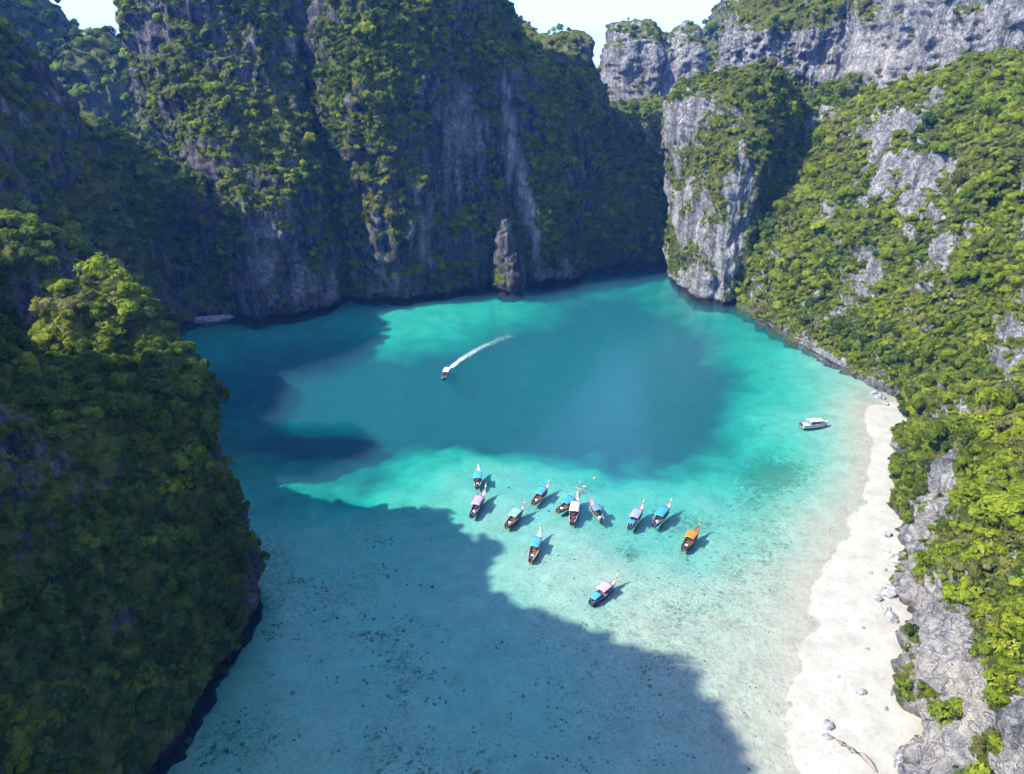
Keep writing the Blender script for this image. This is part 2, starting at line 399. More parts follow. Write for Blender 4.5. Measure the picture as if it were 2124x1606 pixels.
PATCH = []
def patch(name, grid, res, label, lump=3.0, flute=1.8, fine=0.5, seed=0.0, veg=0.5, vz=0.9, notch=1.0, tidal=1.0, bare=(), green=(), white=(), mat=None, back=30, crag=1.0, closed=False, backdir=None, mat_thr=None, vegscale=0.045):
    G = np.array(grid, dtype=float)                       # columns x rows x 3
    if back:
        b, tp = G[:, 0], G[:, -1]
        d = tp[:, :2] - b[:, :2]
        d = d / np.maximum(np.linalg.norm(d, axis=1), 1e-3)[:, None]
        if backdir is not None: d = np.tile(np.array(backdir, float), (len(G), 1))
        r1 = np.concatenate([tp[:, :2] + d * back * 0.6, tp[:, 2:] + 2], 1)
        r2 = np.concatenate([tp[:, :2] + d * back, np.full((len(G), 1), -8.0)], 1)
        nmain = G.shape[1] - 1
        G = np.concatenate([G, r1[:, None], r2[:, None]], 1)
    else:
        nmain = G.shape[1] - 1
    if closed:
        G = np.concatenate([G[-1:], G, G[:2]], 0)
    lr = np.linalg.norm(np.diff(G, axis=1), axis=2).sum(1).mean()
    lc = np.linalg.norm(np.diff(G, axis=0), axis=2).sum(0).mean()
    nr, nc = max(8, int(lr / res)), max(8, int(lc / res))
    S = catmull(G, nc)
    S = catmull(np.swapaxes(S, 0, 1), nr)                 # rows x cols x 3
    if closed:
        m = len(G) - 1
        k0, k1 = int(round(nc * 1 / m)), int(round(nc * (m - 1) / m)) + 1
        S = S[:, k0:k1]; nc = S.shape[1]
    du = np.gradient(S, axis=1); dv = np.gradient(S, axis=0)
    N = np.cross(du, dv); N /= np.maximum(np.linalg.norm(N, axis=2), 1e-6)[..., None]
    P = S.reshape(-1, 3); N = N.reshape(-1, 3)
    outw = (G[:, 0] - G[:, nmain]).mean(0) if not closed else None
    sel = np.repeat((np.arange(nr) / (nr - 1)) * (G.shape[1] - 1) <= nmain, nc)
    if closed: ov = P - P[sel].mean(0)
    else: ov = np.tile(np.array([outw[0], outw[1], 0.0]), (len(P), 1)) + np.array([0, 0, 25.0])
    sgn = np.sign((N * ov)[sel].sum(1).mean())
    flip = sgn < 0
    if flip: N = -N
    q = P + seed * 31.7
    wall = np.clip(1.15 - np.abs(N[:, 2]), 0.15, 1)
    d = lump * fbm(q * np.array([0.045, 0.045, 0.035]), 3)
    d += flute * wall * (ridged(q * np.array([0.12, 0.12, 0.018]), 3) - 0.3)
    d += flute * 0.7 * fbm(q * np.array([0.10, 0.10, 0.16]), 3)
    d += fine * fbm(q * 0.45, 3) + fine * 0.8 * wall * ridged(q * np.array([0.5, 0.5, 0.10]), 2)
    d += crag * (worley(q / 7.0) * 1.5 + worley(q / 2.6) * 0.7)
    zz = P[:, 2]
    d *= np.where(zz < 0, 0.6, 1.0)
    d -= notch * 1.5 * np.exp(-((zz - 0.5) / 1.3) ** 2)
    P = P + N * d[:, None]
    P2 = P.reshape(nr, nc, 3)
    du = np.gradient(P2, axis=1); dv = np.gradient(P2, axis=0)
    N2 = np.cross(du, dv).reshape(-1, 3); N2 /= np.maximum(np.linalg.norm(N2, axis=1), 1e-6)[:, None]
    if flip: N2 = -N2
    px, py, dep = proj(P)
    v = veg + 0.95 * fbm((P + seed * 13) * np.array([vegscale, vegscale, vegscale * 0.6]), 4) + vz * (N2[:, 2] - 0.15)
    v -= 0.9 * sstep(3.5, 0.5, zz + 1.0 * perlin(P * 0.2)) * tidal
    jit = np.clip(0.62 + 1.5 * fbm((P + 5.5) * np.array([.16, .16, .09]), 4), 0, 1.35)
    for (cx, cy_, rx, ry, a) in bare:
        g = np.exp(-(((px - cx) / rx) ** 2 + ((py - cy_) / ry) ** 2) ** 1.5)
        v -= a * g * jit
    for (cx, cy_, rx, ry, a) in green:
        v += a * np.exp(-(((px - cx) / rx) ** 2 + ((py - cy_) / ry) ** 2) ** 1.5)
    wv = np.zeros(len(P))
    for (cx, cy_, rx, ry, a) in white:
        wv = np.maximum(wv, a * np.exp(-(((px - cx) / rx) ** 2 + ((py - cy_) / ry) ** 2) ** 1.5))
    v = np.clip(v - 1.6 * wv, 0, 1.2)
    ii = np.arange((nr - 1) * (nc - 1)); r, c = ii // (nc - 1), ii % (nc - 1)
    a = r * nc + c
    F = np.stack([a, a + 1, a + nc + 1, a + nc], 1)
    if flip: F = F[:, ::-1]
    if sgn > 0: pass
    me = mesh_np(name, P, F)
    fattr(me, 'veg', v); fattr(me, 'tidal', np.full(len(P), tidal)); fattr(me, 'white', wv)
    o = link(name, me, mat or M_ROCK)
    tag(o, label, None, None, 'structure')
    rowfrac = (np.arange(nr) / (nr - 1)) * (G.shape[1] - 1)
    front = np.repeat(rowfrac <= nmain + 0.35, nc)
    PATCH.append(dict(name=name, P=P, N=N2, F=F, veg=v, front=front))
    return o

def wall(cols, zs):
    """columns given as lists of (x, y) for each level of zs, or (x, y, z)"""
    return [[(p[0], p[1], p[2] if len(p) > 2 else z) for p, z in zip(c, zs)] for c in cols]

# left foreground headland
patch('cliff_left_foreground', wall([
  [(-52, 8), (-54, 8), (-60, 6, 30), (-72, 6, 66), (-90, 8, 120), (-112, 8, 150)],
  [(-52, 28), (-54, 28), (-60, 26, 30), (-72, 26, 64), (-88, 26, 118), (-110, 26, 148)],
  [(-51, 50), (-52, 50), (-58, 50, 30), (-68, 48, 57), (-84, 46, 100), (-106, 44, 132)],
  [(-48.5, 69), (-49, 69), (-54.5, 70, 22), (-62, 72, 45), (-80, 70, 78), (-106, 66, 108)],
  [(-47, 83), (-47.5, 83), (-52, 85, 22), (-58.5, 89, 43), (-80, 86, 56), (-106, 84, 104)],
  [(-46.3, 95), (-46.7, 95), (-51, 98, 22), (-56, 102, 43), (-76, 102, 46), (-104, 98, 84)],
  [(-45.8, 104), (-46.2, 104), (-50.5, 108, 22), (-55, 113, 43.5), (-72, 116, 42), (-106, 118, 46)],
  [(-53, 115), (-53.5, 115), (-57.5, 117, 22), (-60, 120, 42), (-73, 122, 41), (-106, 126, 42)],
  [(-67, 124), (-67.5, 124), (-69, 125, 20), (-72, 125, 37), (-82, 127, 39), (-106, 131, 41)],
  [(-95, 136), (-95, 136), (-96, 136, 20), (-97, 135, 36), (-100, 135, 38), (-112, 136, 40)]],
  (-8, 0, 22, 45, 45, 100)), 0.62, 'dark jungle-covered limestone headland in the shaded foreground at left', lump=1.6, flute=1.0, fine=0.5, seed=1, veg=0.86, vz=0.4,
  bare=[(505, 1160, 45, 150, 1.1), (450, 960, 30, 180, .6), (400, 1380, 60, 90, .5), (300, 1540, 80, 60, .6), (270, 1290, 60, 60, .4)], backdir=(-1, 0))

def dome(name, cx, cy_, rx, ry, h, prof, label, seed, res=0.8, n=14, **kw):
    rows = []
    cols = []
    for k in range(n):
        a = 2 * math.pi * k / n + 0.1
        wob = 1 + 0.16 * math.sin(3 * a + seed) + 0.1 * math.sin(5 * a + 2 * seed)
        cols.append([(cx + math.cos(a) * rx * f * wob, cy_ + math.sin(a) * ry * f * wob, z * h if z >= 0 else z * 10) for f, z in prof])
    return patch(name, cols, res, label, seed=seed, back=0, closed=True, **kw)
MOUND = [(1.06, -.8), (1.0, 0), (.95, .3), (.86, .6), (.68, .82), (.40, .96), (.12, 1.0), (.01, 1.0)]
dome('mound_near', -92, 152, 13, 15, 46, MOUND, 'wooded rock mound behind the left headland with sunlit trees on top', 2.0, lump=2.6, flute=1.4, veg=0.9, vz=0.5)
dome('mound_behind', -132, 184, 26, 22, 52, MOUND, 'shaded wooded mound at the left edge behind the sunlit mound', 3.0, lump=2.6, flute=1.6, veg=0.9, vz=0.5, res=1.0)

# steep dark slope on the left
patch('slope_left', wall([
  [(-120, 126), (-122, 126), (-134, 128, 48), (-146, 130, 82), (-156, 132, 98)],  # unseen near end of the slope, added to throw shade over the water
  [(-114, 150), (-116, 150), (-130, 150, 38), (-143, 150, 66), (-153, 150, 82)],  # crest out of view, raised for the same shade
  [(-118, 178), (-120, 178), (-138, 178, 36), (-152, 178, 62), (-166, 178, 76)],
  [(-125, 200), (-126, 200), (-140, 202, 40), (-146, 203, 74), (-154, 204, 100)],
  [(-127, 226), (-128, 226), (-138, 226, 45), (-147, 226, 80), (-156, 226, 104)],
  [(-128, 247), (-128.5, 247), (-134, 247, 42), (-143, 247, 74), (-152, 246, 96)],
  [(-125, 263), (-125.5, 263), (-133, 264, 32), (-142, 263, 56), (-149, 262, 74)],
  [(-117, 271), (-117.5, 271), (-124, 273, 28), (-131, 271, 50), (-137, 270, 66)],
  [(-106, 270), (-106.5, 270), (-111, 274, 22), (-117, 275, 42), (-122, 277, 55)],
  [(-100, 270), (-100.5, 270), (-104, 276, 20), (-108, 280, 34), (-112, 284, 46)]],
  (-8, 0, 0, 0, 0)), 1.0, 'steep blue-shaded jungle slope falling to the water at left', lump=4, flute=2.2, fine=0.6, seed=4, veg=0.74, vz=0.8, bare=[(520, 640, 60, 60, .5), (430, 650, 60, 30, .5)], backdir=(-1, 0.1), back=40)
patch('ridge_far_left', wall([
  [(-330, 380), (-335, 390, 60), (-345, 400, 120), (-350, 405, 134)],
  [(-275, 392), (-278, 400, 60), (-281, 410, 118), (-285, 418, 138)],
  [(-254, 396), (-256, 402, 60), (-258, 412, 104), (-261, 418, 120)],
  [(-235, 400), (-237, 406, 50), (-240, 414, 88), (-243, 420, 101)],
  [(-205, 402), (-206, 408, 50), (-208, 416, 82), (-210, 422, 95)],
  [(-175, 402), (-176, 408, 50), (-178, 416, 80), (-180, 424, 92)],
  [(-140, 405), (-140, 410, 50), (-140, 418, 80), (-142, 425, 92)]],
  (-5, 0, 0, 0)), 1.6, 'far wooded ridge in the gap at the upper left', lump=5, flute=3, fine=0.8, seed=5, veg=0.95, vz=0.5, backdir=(0, 1), back=60)

# the great central massif
patch('cliff_centre', wall([
  [(-128, 318), (-129, 318), (-136, 322, 45), (-156, 326, 75), (-158, 330, 105), (-160, 338, 132), (-160, 350, 150)],
  [(-114, 288), (-115, 288), (-122, 292, 45), (-143, 306, 75), (-146, 311, 105), (-143, 312, 132), (-144, 330, 150)],
  [(-104, 271), (-105, 271), (-112, 277, 45), (-128, 291, 75), (-131, 298, 105), (-133, 306, 132), (-135, 325, 150)],
  [(-98, 265), (-98.5, 265), (-102, 268, 42), (-112, 285, 75), (-116, 296, 105), (-119, 308, 132), (-120, 328, 150)],
  [(-88, 272), (-88, 272), (-90, 274, 42), (-97, 292, 75), (-100, 303, 105), (-103, 314, 134), (-104, 332, 154)],
  [(-76, 287), (-76, 287), (-79, 288, 42), (-84, 301, 75), (-88, 312, 106), (-92, 322, 138), (-92, 336, 160)],
  [(-71, 305), (-71, 305), (-75, 312, 42), (-82, 321, 75), (-84, 325, 110), (-84, 330, 148), (-82, 342, 175)],
  [(-63, 294), (-63.5, 294), (-70, 301, 42), (-79, 309, 72), (-78, 316, 108), (-74, 326, 146), (-72, 340, 172)],
  [(-50, 293), (-50, 293), (-55, 290, 42), (-59, 292, 72), (-58, 300, 108), (-55, 313, 146), (-52, 332, 172)],
  [(-36, 299), (-36, 299), (-38, 297, 42), (-40, 297, 74), (-39, 302, 108), (-38, 315, 140), (-36, 336, 170)],
  [(-22, 306), (-22, 306), (-21, 309, 42), (-21, 313, 74), (-22, 317, 104), (-21, 328, 128), (-20, 346, 150)],
  [(-8, 314), (-8, 314), (-8, 320, 42), (-8, 326, 74), (-9, 328, 98), (-10, 336, 110), (-10, 352, 120)],
  [(2, 320), (2, 320), (1, 325, 42), (-1, 329, 74), (-2, 331, 92), (-2, 336, 99), (0, 355, 101)],
  [(11, 317), (11, 317), (9, 319, 42), (4, 324, 74), (2, 328, 90), (2, 335, 95), (5, 356, 96)],
  [(21, 320), (21, 320), (17, 323, 42), (11, 328, 74), (9, 332, 84), (10, 340, 89), (14, 360, 90)],
  [(28, 327), (28, 327), (25, 331, 42), (20, 338, 70), (19, 343, 78), (20, 352, 84), (24, 372, 88)],
  [(38, 343), (38, 343), (36, 347, 42), (33, 354, 66), (31, 360, 76), (32, 370, 82), (34, 386, 88)],
  [(57, 351), (57, 351), (56, 357, 36), (52, 366, 58), (47, 376, 66), (44, 384, 76), (42, 394, 82)],
  [(80, 358), (80, 358), (79, 364, 26), (74, 374, 42), (64, 386, 50), (59, 392, 56), (56, 400, 62)],
  [(100, 362), (100, 362), (100, 368, 22), (98, 378, 36), (92, 392, 44), (90, 400, 48), (88, 408, 52)],
  [(125, 366), (125, 366), (125, 372, 22), (122, 384, 34), (118, 396, 42), (116, 404, 46), (114, 412, 50)]],
  (-8, 0, 42, 74, 108, 146, 178)), 0.85, 'towering central limestone massif with hanging jungle and shaded rock faces', lump=3.2, flute=2.6, fine=0.8, seed=6, veg=0.55, vz=1.3, crag=1.3,
  bare=[(950, 330, 110, 220, .65), (600, 560, 110, 110, .6), (860, 540, 130, 90, .45), (1052, 200, 22, 90, 1.2), (1068, 320, 24, 80, 1.2), (1090, 420, 20, 70, 1.2), (1110, 490, 16, 50, 1.1), (1140, 560, 45, 50, .6), (330, 210, 50, 240, .2), (460, 260, 50, 110, .35), (1240, 330, 80, 220, .2), (660, 590, 40, 60, .6), (530, 130, 40, 120, .25), (640, 80, 40, 80, .3)],
  green=[(1140, 330, 40, 200, .5), (1150, 520, 30, 40, .3), (730, 280, 110, 220, .55), (860, 110, 180, 90, .4), (400, 180, 100, 100, .3), (1130, 430, 40, 90, .7), (1300, 450, 120, 110, .4), (460, 420, 40, 200, .3), (1065, 95, 40, 30, .6)],
  white=[(1050, 210, 9, 70, .9), (1062, 300, 10, 70, .95), (1082, 380, 13, 60, .95), (1098, 440, 11, 50, .9), (1112, 500, 8, 50, .7), (1140, 565, 30, 20, .35), (690, 590, 12, 50, .6), (630, 590, 30, 40, .35), (880, 500, 14, 60, .5), (800, 590, 40, 40, .35), (960, 260, 40, 80, .35), (560, 520, 40, 80, .3)], backdir=(0, 1), back=40)

# peaks behind the massif's right shoulder
patch('cliff_behind_shoulder', wall([
  [(-40, 430), (-40, 432, 60), (-40, 436, 105), (-40, 440, 150)],
  [(-15, 425), (-15, 428, 60), (-14, 432, 100), (-14, 436, 124)],
  [(2, 420), (2, 422, 60), (4, 426, 92), (5, 430, 104)],
  [(15, 408), (16, 410, 60), (17, 413, 86), (18, 416, 96)],
  [(27, 400), (27, 402, 60), (28, 404, 84), (29, 408, 98)],
  [(36, 402), (36, 404, 60), (37, 406, 82), (37, 410, 96)],
  [(43, 410), (43, 412, 50), (43, 414, 74), (43, 418, 84)],
  [(50, 425), (50, 427, 40), (50, 430, 62), (50, 436, 70)]],
  (-5, 0, 0, 0)), 1.1, 'rocky sunlit peaks behind the shoulder of the central massif', lump=3, flute=2.2, fine=0.8, seed=8, veg=0.72, vz=0.9, bare=[(1185, 140, 40, 60, .8)], backdir=(0, 1), back=40)

# slab-topped cliff at the back of the lagoon
patch('cliff_back_slab', wall([
  [(60, 500), (58, 500, 50), (56, 500, 80), (58, 500, 100), (62, 503, 106)],
  [(70, 486), (68, 486, 50), (66, 487, 80), (65, 487, 100), (67, 491, 106)],
  [(86, 482), (86, 482, 50), (85, 483, 78), (85, 483, 103), (86, 488, 108)],
  [(97, 484), (97, 484, 50), (97, 485, 78), (97, 485, 97), (97, 490, 101)],
  [(110, 479), (110, 480, 50), (110, 480, 78), (108, 480, 101), (108, 484, 106)],
  [(115, 477), (115, 478, 50), (115, 478, 78), (115, 478, 100), (115, 483, 105)],
  [(118, 492), (118, 492, 45), (118, 492, 74), (118, 492, 96), (117, 494, 101)],
  [(118, 512), (118, 512, 40), (118, 512, 70), (117, 512, 90), (114, 512, 95)]],
  (-5, 0, 0, 0, 0)), 1.2, 'flat-topped grey cliff slab standing in the gap at the back of the lagoon', lump=1.6, flute=1.8, fine=0.7, seed=9, veg=0.12, vz=1.0, crag=1.3, backdir=(0, 1), back=30, mat=M_PALE)
patch('slope_back_gap', wall([
  [(50, 395), (48, 410, 40), (46, 425, 54), (46, 450, 60)],
  [(66, 392), (66, 408, 40), (66, 425, 56), (66, 455, 64)],
  [(80, 388), (82, 404, 40), (82, 424, 58), (84, 456, 68)],
  [(93, 384), (95, 402, 40), (97, 424, 56), (100, 456, 66)],
  [(106, 384), (107, 402, 38), (110, 424, 50), (114, 456, 58)],
  [(122, 388), (124, 404, 36), (126, 426, 46), (130, 456, 54)]],
  (-5, 0, 0, 0)), 1.1, 'wooded saddle below the grey slab at the back of the lagoon', lump=3, flute=1.5, fine=0.6, seed=10, veg=0.95, vz=0.6, backdir=(0, 1), back=30)
dome('rock_spike', 76, 402, 6.0, 6, 70, [(1.1, -.5), (1.0, 0.3), (.92, .7), (.62, .85), (.34, .95), (.1, 1.0), (.01, 1.0)], 'pointed grey rock spike rising from the wooded saddle', 11.0, lump=1.0, flute=1.2, veg=0.15, vz=0.5, res=0.8, notch=0, tidal=0, mat=M_PALE)
patch('hill_far', wall([
  [(148, 640), (150, 650, 60), (152, 662, 84), (154, 675, 92)],
  [(168, 630), (170, 642, 60), (172, 656, 104), (174, 675, 116)],
  [(190, 625), (192, 640, 70), (194, 654, 122), (196, 675, 146)],
  [(215, 620), (217, 636, 80), (220, 650, 145), (225, 672, 175)],
  [(270, 615), (272, 632, 80), (275, 648, 150), (280, 672, 185)]],
  (-5, 0, 0, 0)), 2.0, 'far blue-green wooded hill beyond the grey slab', lump=6, flute=2, fine=0.8, seed=12, veg=1.1, vz=0.4, backdir=(0, 1), back=60)

# right-hand back walls
patch('cliff_right_back', wall([
  [(106, 436), (107, 434, 50), (110, 428, 82), (112, 424, 100), (117, 430, 130), (121, 440, 160)],
  [(106, 406), (107, 404, 50), (108, 402, 82), (106, 396, 103), (112, 404, 130), (118, 414, 165)],
  [(116, 388), (117, 386, 50), (117, 384, 82), (115, 377, 106), (124, 388, 128), (130, 402, 165)],
  [(130, 374), (131, 372, 50), (132, 371, 80), (130, 366, 108), (138, 374, 132), (142, 388, 170)],
  [(143, 366), (143, 364, 50), (143, 363, 80), (142, 358, 112), (148, 364, 140), (150, 376, 178)],
  [(152, 360), (151, 358, 50), (151, 356, 80), (151, 353, 116), (154, 356, 146), (156, 366, 185)],
  [(150, 338), (149, 337, 50), (150, 337, 80), (152, 337, 116), (155, 340, 150), (158, 352, 190)],
  [(168, 318), (168, 318, 50), (169, 318, 80), (171, 319, 116), (174, 322, 152), (176, 334, 195)],
  [(190, 300), (190, 300, 50), (191, 300, 80), (193, 301, 116), (196, 305, 152), (198, 316, 195)],
  [(214, 282), (214, 282, 50), (215, 282, 80), (217, 283, 116), (220, 287, 152), (222, 298, 195)],
  [(245, 262), (245, 262, 50), (246, 262, 80), (248, 263, 116), (250, 267, 152), (252, 280, 190)]],
  (-5, 0, 0, 0, 0, 0)), 1.0, 'huge pale bare limestone wall above the right slope', lump=2.6, flute=2.2, fine=0.9, seed=13, veg=0.26, vz=0.9,
  green=[(1640, 25, 130, 45, 1.2), (1720, 190, 60, 50, .6), (2080, 190, 100, 50, .3)], bare=[(1620, 100, 130, 40, .5), (1900, 100, 200, 90, .15)], white=[(1850, 140, 120, 60, .45), (1780, 170, 30, 40, .6)], backdir=(0.5, 0.85), back=40, mat=M_PALE)

# free-standing pillar on the right
patch('cliff_right_pillar', wall([
  [(79, 344), (79, 344), (76, 345, 42), (70, 342, 70), (74, 340, 82), (84, 336, 87), (97, 330, 89)],
  [(76, 315), (76, 315), (74, 317, 42), (70, 320, 70), (74, 320, 82), (84, 320, 87), (98, 320, 90)],
  [(79.5, 295), (79.5, 295), (80, 300, 42), (79, 306, 70), (82, 308, 82), (88, 310, 88), (99, 314, 91)],
  [(86, 290), (86, 290), (90, 291, 42), (92, 296, 70), (93, 300, 84), (95, 304, 90), (101, 312, 92)],
  [(94, 289), (94, 289), (99, 294, 42), (103, 300, 70), (104, 304, 83), (104, 308, 89), (104, 314, 91)],
  [(108, 300), (108, 300), (113, 306, 42), (114, 311, 68), (113, 314, 80), (110, 316, 86), (107, 318, 89)],
  [(120, 318), (120, 318), (124, 322, 42), (123, 325, 66), (120, 326, 78), (115, 326, 84), (109, 324, 88)],
  [(118, 342), (118, 342), (120, 344, 42), (118, 344, 66), (114, 340, 78), (110, 336, 84), (106, 328, 88)],
  [(98, 356), (98, 356), (97, 358, 42), (95, 356, 66), (95, 350, 80), (98, 342, 85), (101, 330, 88)]],
  (-8, 0, 42, 70, 82, 88, 90)), 0.8, 'pillar-like limestone buttress with a sunlit left face and shaded right side', lump=2.4, flute=1.9, fine=0.7, seed=14, veg=0.60, vz=0.9, crag=1.4, mat=M_PALE, back=0, closed=True,
  bare=[(1430, 270, 30, 70, .7), (1530, 330, 26, 130, .75), (1490, 440, 60, 110, .35), (1450, 590, 60, 40, .9), (1490, 270, 40, 60, .3)], green=[(1480, 330, 60, 160, .12), (1620, 350, 60, 220, .5), (1500, 170, 100, 40, .5)])

# main green slope on the right, then the near slope above the beach
patch('slope_right', wall([
  [(94, 296), (95, 296), (104, 302, 26), (112, 308, 44), (118, 314, 56), (124, 322, 64), (130, 336, 70)],
  [(92.5, 286), (93, 286), (103, 291, 22), (113, 299, 44), (123, 309, 62), (131, 320, 72), (140, 336, 80)],
  [(98, 266), (98.5, 266), (106, 273, 20), (116, 284, 42), (128, 299, 66), (137, 311, 73), (148, 328, 76)],
  [(101.5, 245), (102, 245), (110, 252, 20), (120, 263, 42), (133, 282, 70), (145, 297, 80), (160, 315, 82)],
  [(106, 230), (106.5, 230), (117, 237, 21), (129, 246, 44), (145, 261, 74), (158, 275, 88), (176, 292, 90)],
  [(109.5, 215), (110, 215), (122, 221, 22), (135, 228, 46), (152, 239, 76), (166, 250, 90), (186, 264, 96)],
  [(112, 203), (112.5, 203), (124, 208, 22), (137, 213, 46), (154, 221, 74), (172, 229, 92), (194, 238, 104)],
  [(115, 192), (115.5, 192), (134, 203, 22), (160, 211, 44), (182, 216, 66), (198, 219, 84), (210, 222, 105)],
  [(110, 183), (110.5, 183), (116, 188, 22), (127, 192, 44), (140, 194, 66), (158, 195, 92), (185, 196, 125)],
  [(107, 176), (107.5, 176), (113, 181, 16), (121, 186, 34), (134, 188, 58), (152, 189, 86), (182, 188, 122)],
  [(100.5, 161), (101, 161), (109, 163, 15), (120, 165, 34), (136, 167, 60), (154, 168, 88), (182, 168, 125)],
  [(92, 146), (92.5, 146), (101, 145, 15), (113, 143, 34), (129, 141, 60), (147, 139, 88), (176, 136, 125)],
  [(81, 127), (81.5, 127), (90, 124, 15), (102, 120, 34), (118, 114, 60), (136, 108, 88), (166, 98, 125)],
  [(71.8, 111), (72.3, 111), (80.5, 107, 15), (92, 102, 34), (107, 95, 60), (124, 87, 88), (152, 74, 125)],
  [(67.5, 100), (68, 100), (75.5, 96.5, 15), (86, 91.5, 34), (101, 84.5, 60), (117, 76, 88), (145, 62, 125)],
  [(61, 82), (61.5, 82), (69.5, 78, 15), (80, 73, 34), (95, 66, 60), (111, 58, 88), (138, 44, 125)],
  [(55, 69), (55.5, 69), (64, 64.5, 15), (75, 59, 34), (90, 52, 60), (106, 44, 88), (133, 30, 125)],
  [(44, 45), (44.5, 45), (53, 40.5, 15), (64, 35, 34), (79, 28, 60), (95, 20, 88), (122, 6, 125)],
  [(36, 22), (36.5, 22), (45, 18, 15), (56, 13, 34), (71, 6, 60), (87, -2, 88), (114, -14, 125)]],
  (-4, 0.4, 0, 0, 0, 0, 0)), 0.62, 'sunlit green slope with grey limestone outcrops above the beach on the right', lump=4.6, flute=2.2, fine=0.9, seed=15, veg=0.76, vz=0.65, crag=2.0, notch=0.35, tidal=0.55,
  bare=[(1720, 470, 30, 60, .9), (1690, 620, 35, 40, .7), (1930, 470, 40, 60, .7), (1860, 300, 80, 75, 1.23), (1800, 390, 40, 40, 0.72), (1800, 540, 30, 50, 0.51), (1780, 640, 40, 30, 0.43), (2090, 690, 60, 110, 1.09), (1960, 960, 45, 90, 1.01), (1925, 1110, 55, 70, 1.45), (1880, 1180, 45, 80, 0.85), (1960, 1290, 45, 80, 0.95), (1900, 1240, 50, 60, 0.58), (1935, 1390, 50, 100, 0.95), (1990, 1480, 90, 120, 1.59), (2060, 1560, 90, 70, 1.01), (1900, 1520, 45, 90, 1.0), (2110, 1470, 40, 40, 1.16), (1700, 745, 120, 16, 0.43), (1820, 820, 30, 20, 0.87), (2000, 830, 40, 60, 0.43), (1760, 210, 40, 60, 0.43)],
  green=[(1895, 1330, 20, 40, .8), (1905, 1180, 22, 30, .7), (1960, 1210, 30, 40, .6), (2060, 1440, 50, 50, .8), (1935, 1470, 14, 30, .6), (2040, 1520, 30, 25, .6), (1750, 560, 200, 150, .25), (2050, 560, 60, 120, .3), (2080, 1020, 90, 200, .35), (2080, 1330, 60, 90, .4), (1880, 880, 30, 60, .3), (1900, 740, 60, 80, .3)],
  mat=M_PALE, white=[(1930, 1400, 50, 150, .55), (1905, 1240, 40, 90, .4), (1925, 1110, 40, 60, .35), (2000, 1450, 50, 110, .95), (1960, 1550, 80, 60, .7), (2080, 1590, 50, 40, .6), (1985, 1330, 25, 60, .6)], backdir=(1, -0.1), back=40)

# sea stack in front of the massif
PN = []
for k in range(12):
    a = 2 * math.pi * k / 12
    c_, s_ = math.cos(a), math.sin(a)
    PN.append([(-1.0 + 6.2 * c_, 304.5 + 5.2 * s_, -8), (-1.0 + 5.6 * c_, 304.5 + 4.6 * s_, 0.3), (-1.2 + 6.0 * c_, 304.5 + 5.0 * s_, 5), (-1.6 + 5.0 * c_, 304.5 + 4.4 * s_, 14), (-2.2 + 3.8 * c_, 304.5 + 3.4 * s_, 22), (-2.5 + 2.6 * c_, 304.5 + 2.4 * s_, 28), (-2.8 + 1.5 * c_, 304.5 + 1.4 * s_, 32), (-2.9 + .05 * c_, 304.5 + .05 * s_, 33.5)])
o = patch('sea_stack', PN, 0.5, 'x', lump=1.0, flute=1.1, fine=0.6, seed=16, veg=0.40, vz=0.9, closed=True, back=0, bare=[(1050, 560, 22, 60, .25)], crag=1.3)
del o['kind']
tag(o, 'slender grey rock pinnacle rising from the water before the dark cliff', 'rock pinnacle')

# ------------------------------------------------------------------ vegetation prototypes
def crown_mesh(name, seed, n_lobes, n_leaf, ls, squash=0.8, spread=0.62):
    g = np.random.default_rng(seed)
    cen, rad = [], []
    for k in range(n_lobes):
        a = g.uniform(0, 2 * np.pi); rr = spread * math.sqrt(g.uniform(0.02, 1))
        h = (1 - (rr / 1.0) ** 2) * 0.62 * g.uniform(0.55, 1.1)
        cen.append((math.cos(a) * rr, math.sin(a) * rr, h)); rad.append(g.uniform(0.26, 0.46))
    cen, rad = np.array(cen), np.array(rad); ltint = g.uniform(0.0, 1.0, n_lobes)
    k = g.integers(0, n_lobes, n_leaf * 2)
    d = g.normal(size=(n_leaf * 2, 3)); d[:, 2] = d[:, 2] * 0.85 + 0.25; d /= np.linalg.norm(d, axis=1)[:, None]
    p = cen[k] + d * rad[k][:, None] * g.uniform(0.78, 1.08, (n_leaf * 2, 1))
    dist = np.linalg.norm(p[:, None] - cen[None], axis=2) / rad[None]
    dist[np.arange(len(k)), k] = 9
    keep = np.where(dist.min(1) > 0.72)[0][:n_leaf]
    p, d, k = p[keep], d[keep], k[keep]; n = len(p)
    nrm = d * 0.9 + np.array([0, 0, 0.25]) + g.normal(size=(n, 3)) * 0.34
    nrm /= np.linalg.norm(nrm, axis=1)[:, None]
    tv = np.cross(nrm, g.normal(size=(n, 3))); tv /= np.linalg.norm(tv, axis=1)[:, None]
    bv = np.cross(nrm, tv)
    s = ls * g.uniform(0.6, 1.35, (n, 1))
    V = np.stack([p - tv * s, p - bv * s * 0.55 + nrm * s * 0.12, p + tv * s, p + bv * s * 0.55 + nrm * s * 0.12], 1).reshape(-1, 3)
    V[:, 2] *= squash
    V[:, 2] += 0.55
    F = np.arange(4 * n).reshape(n, 4)
    me = mesh_np(name, V, F, smooth=False)
    ti = np.clip(ltint[k] * 0.6 + g.uniform(0, 0.4, n) + d[:, 2] * 0.10, 0, 1)
    fattr(me, 'tint', np.repeat(ti, 4))
    return me
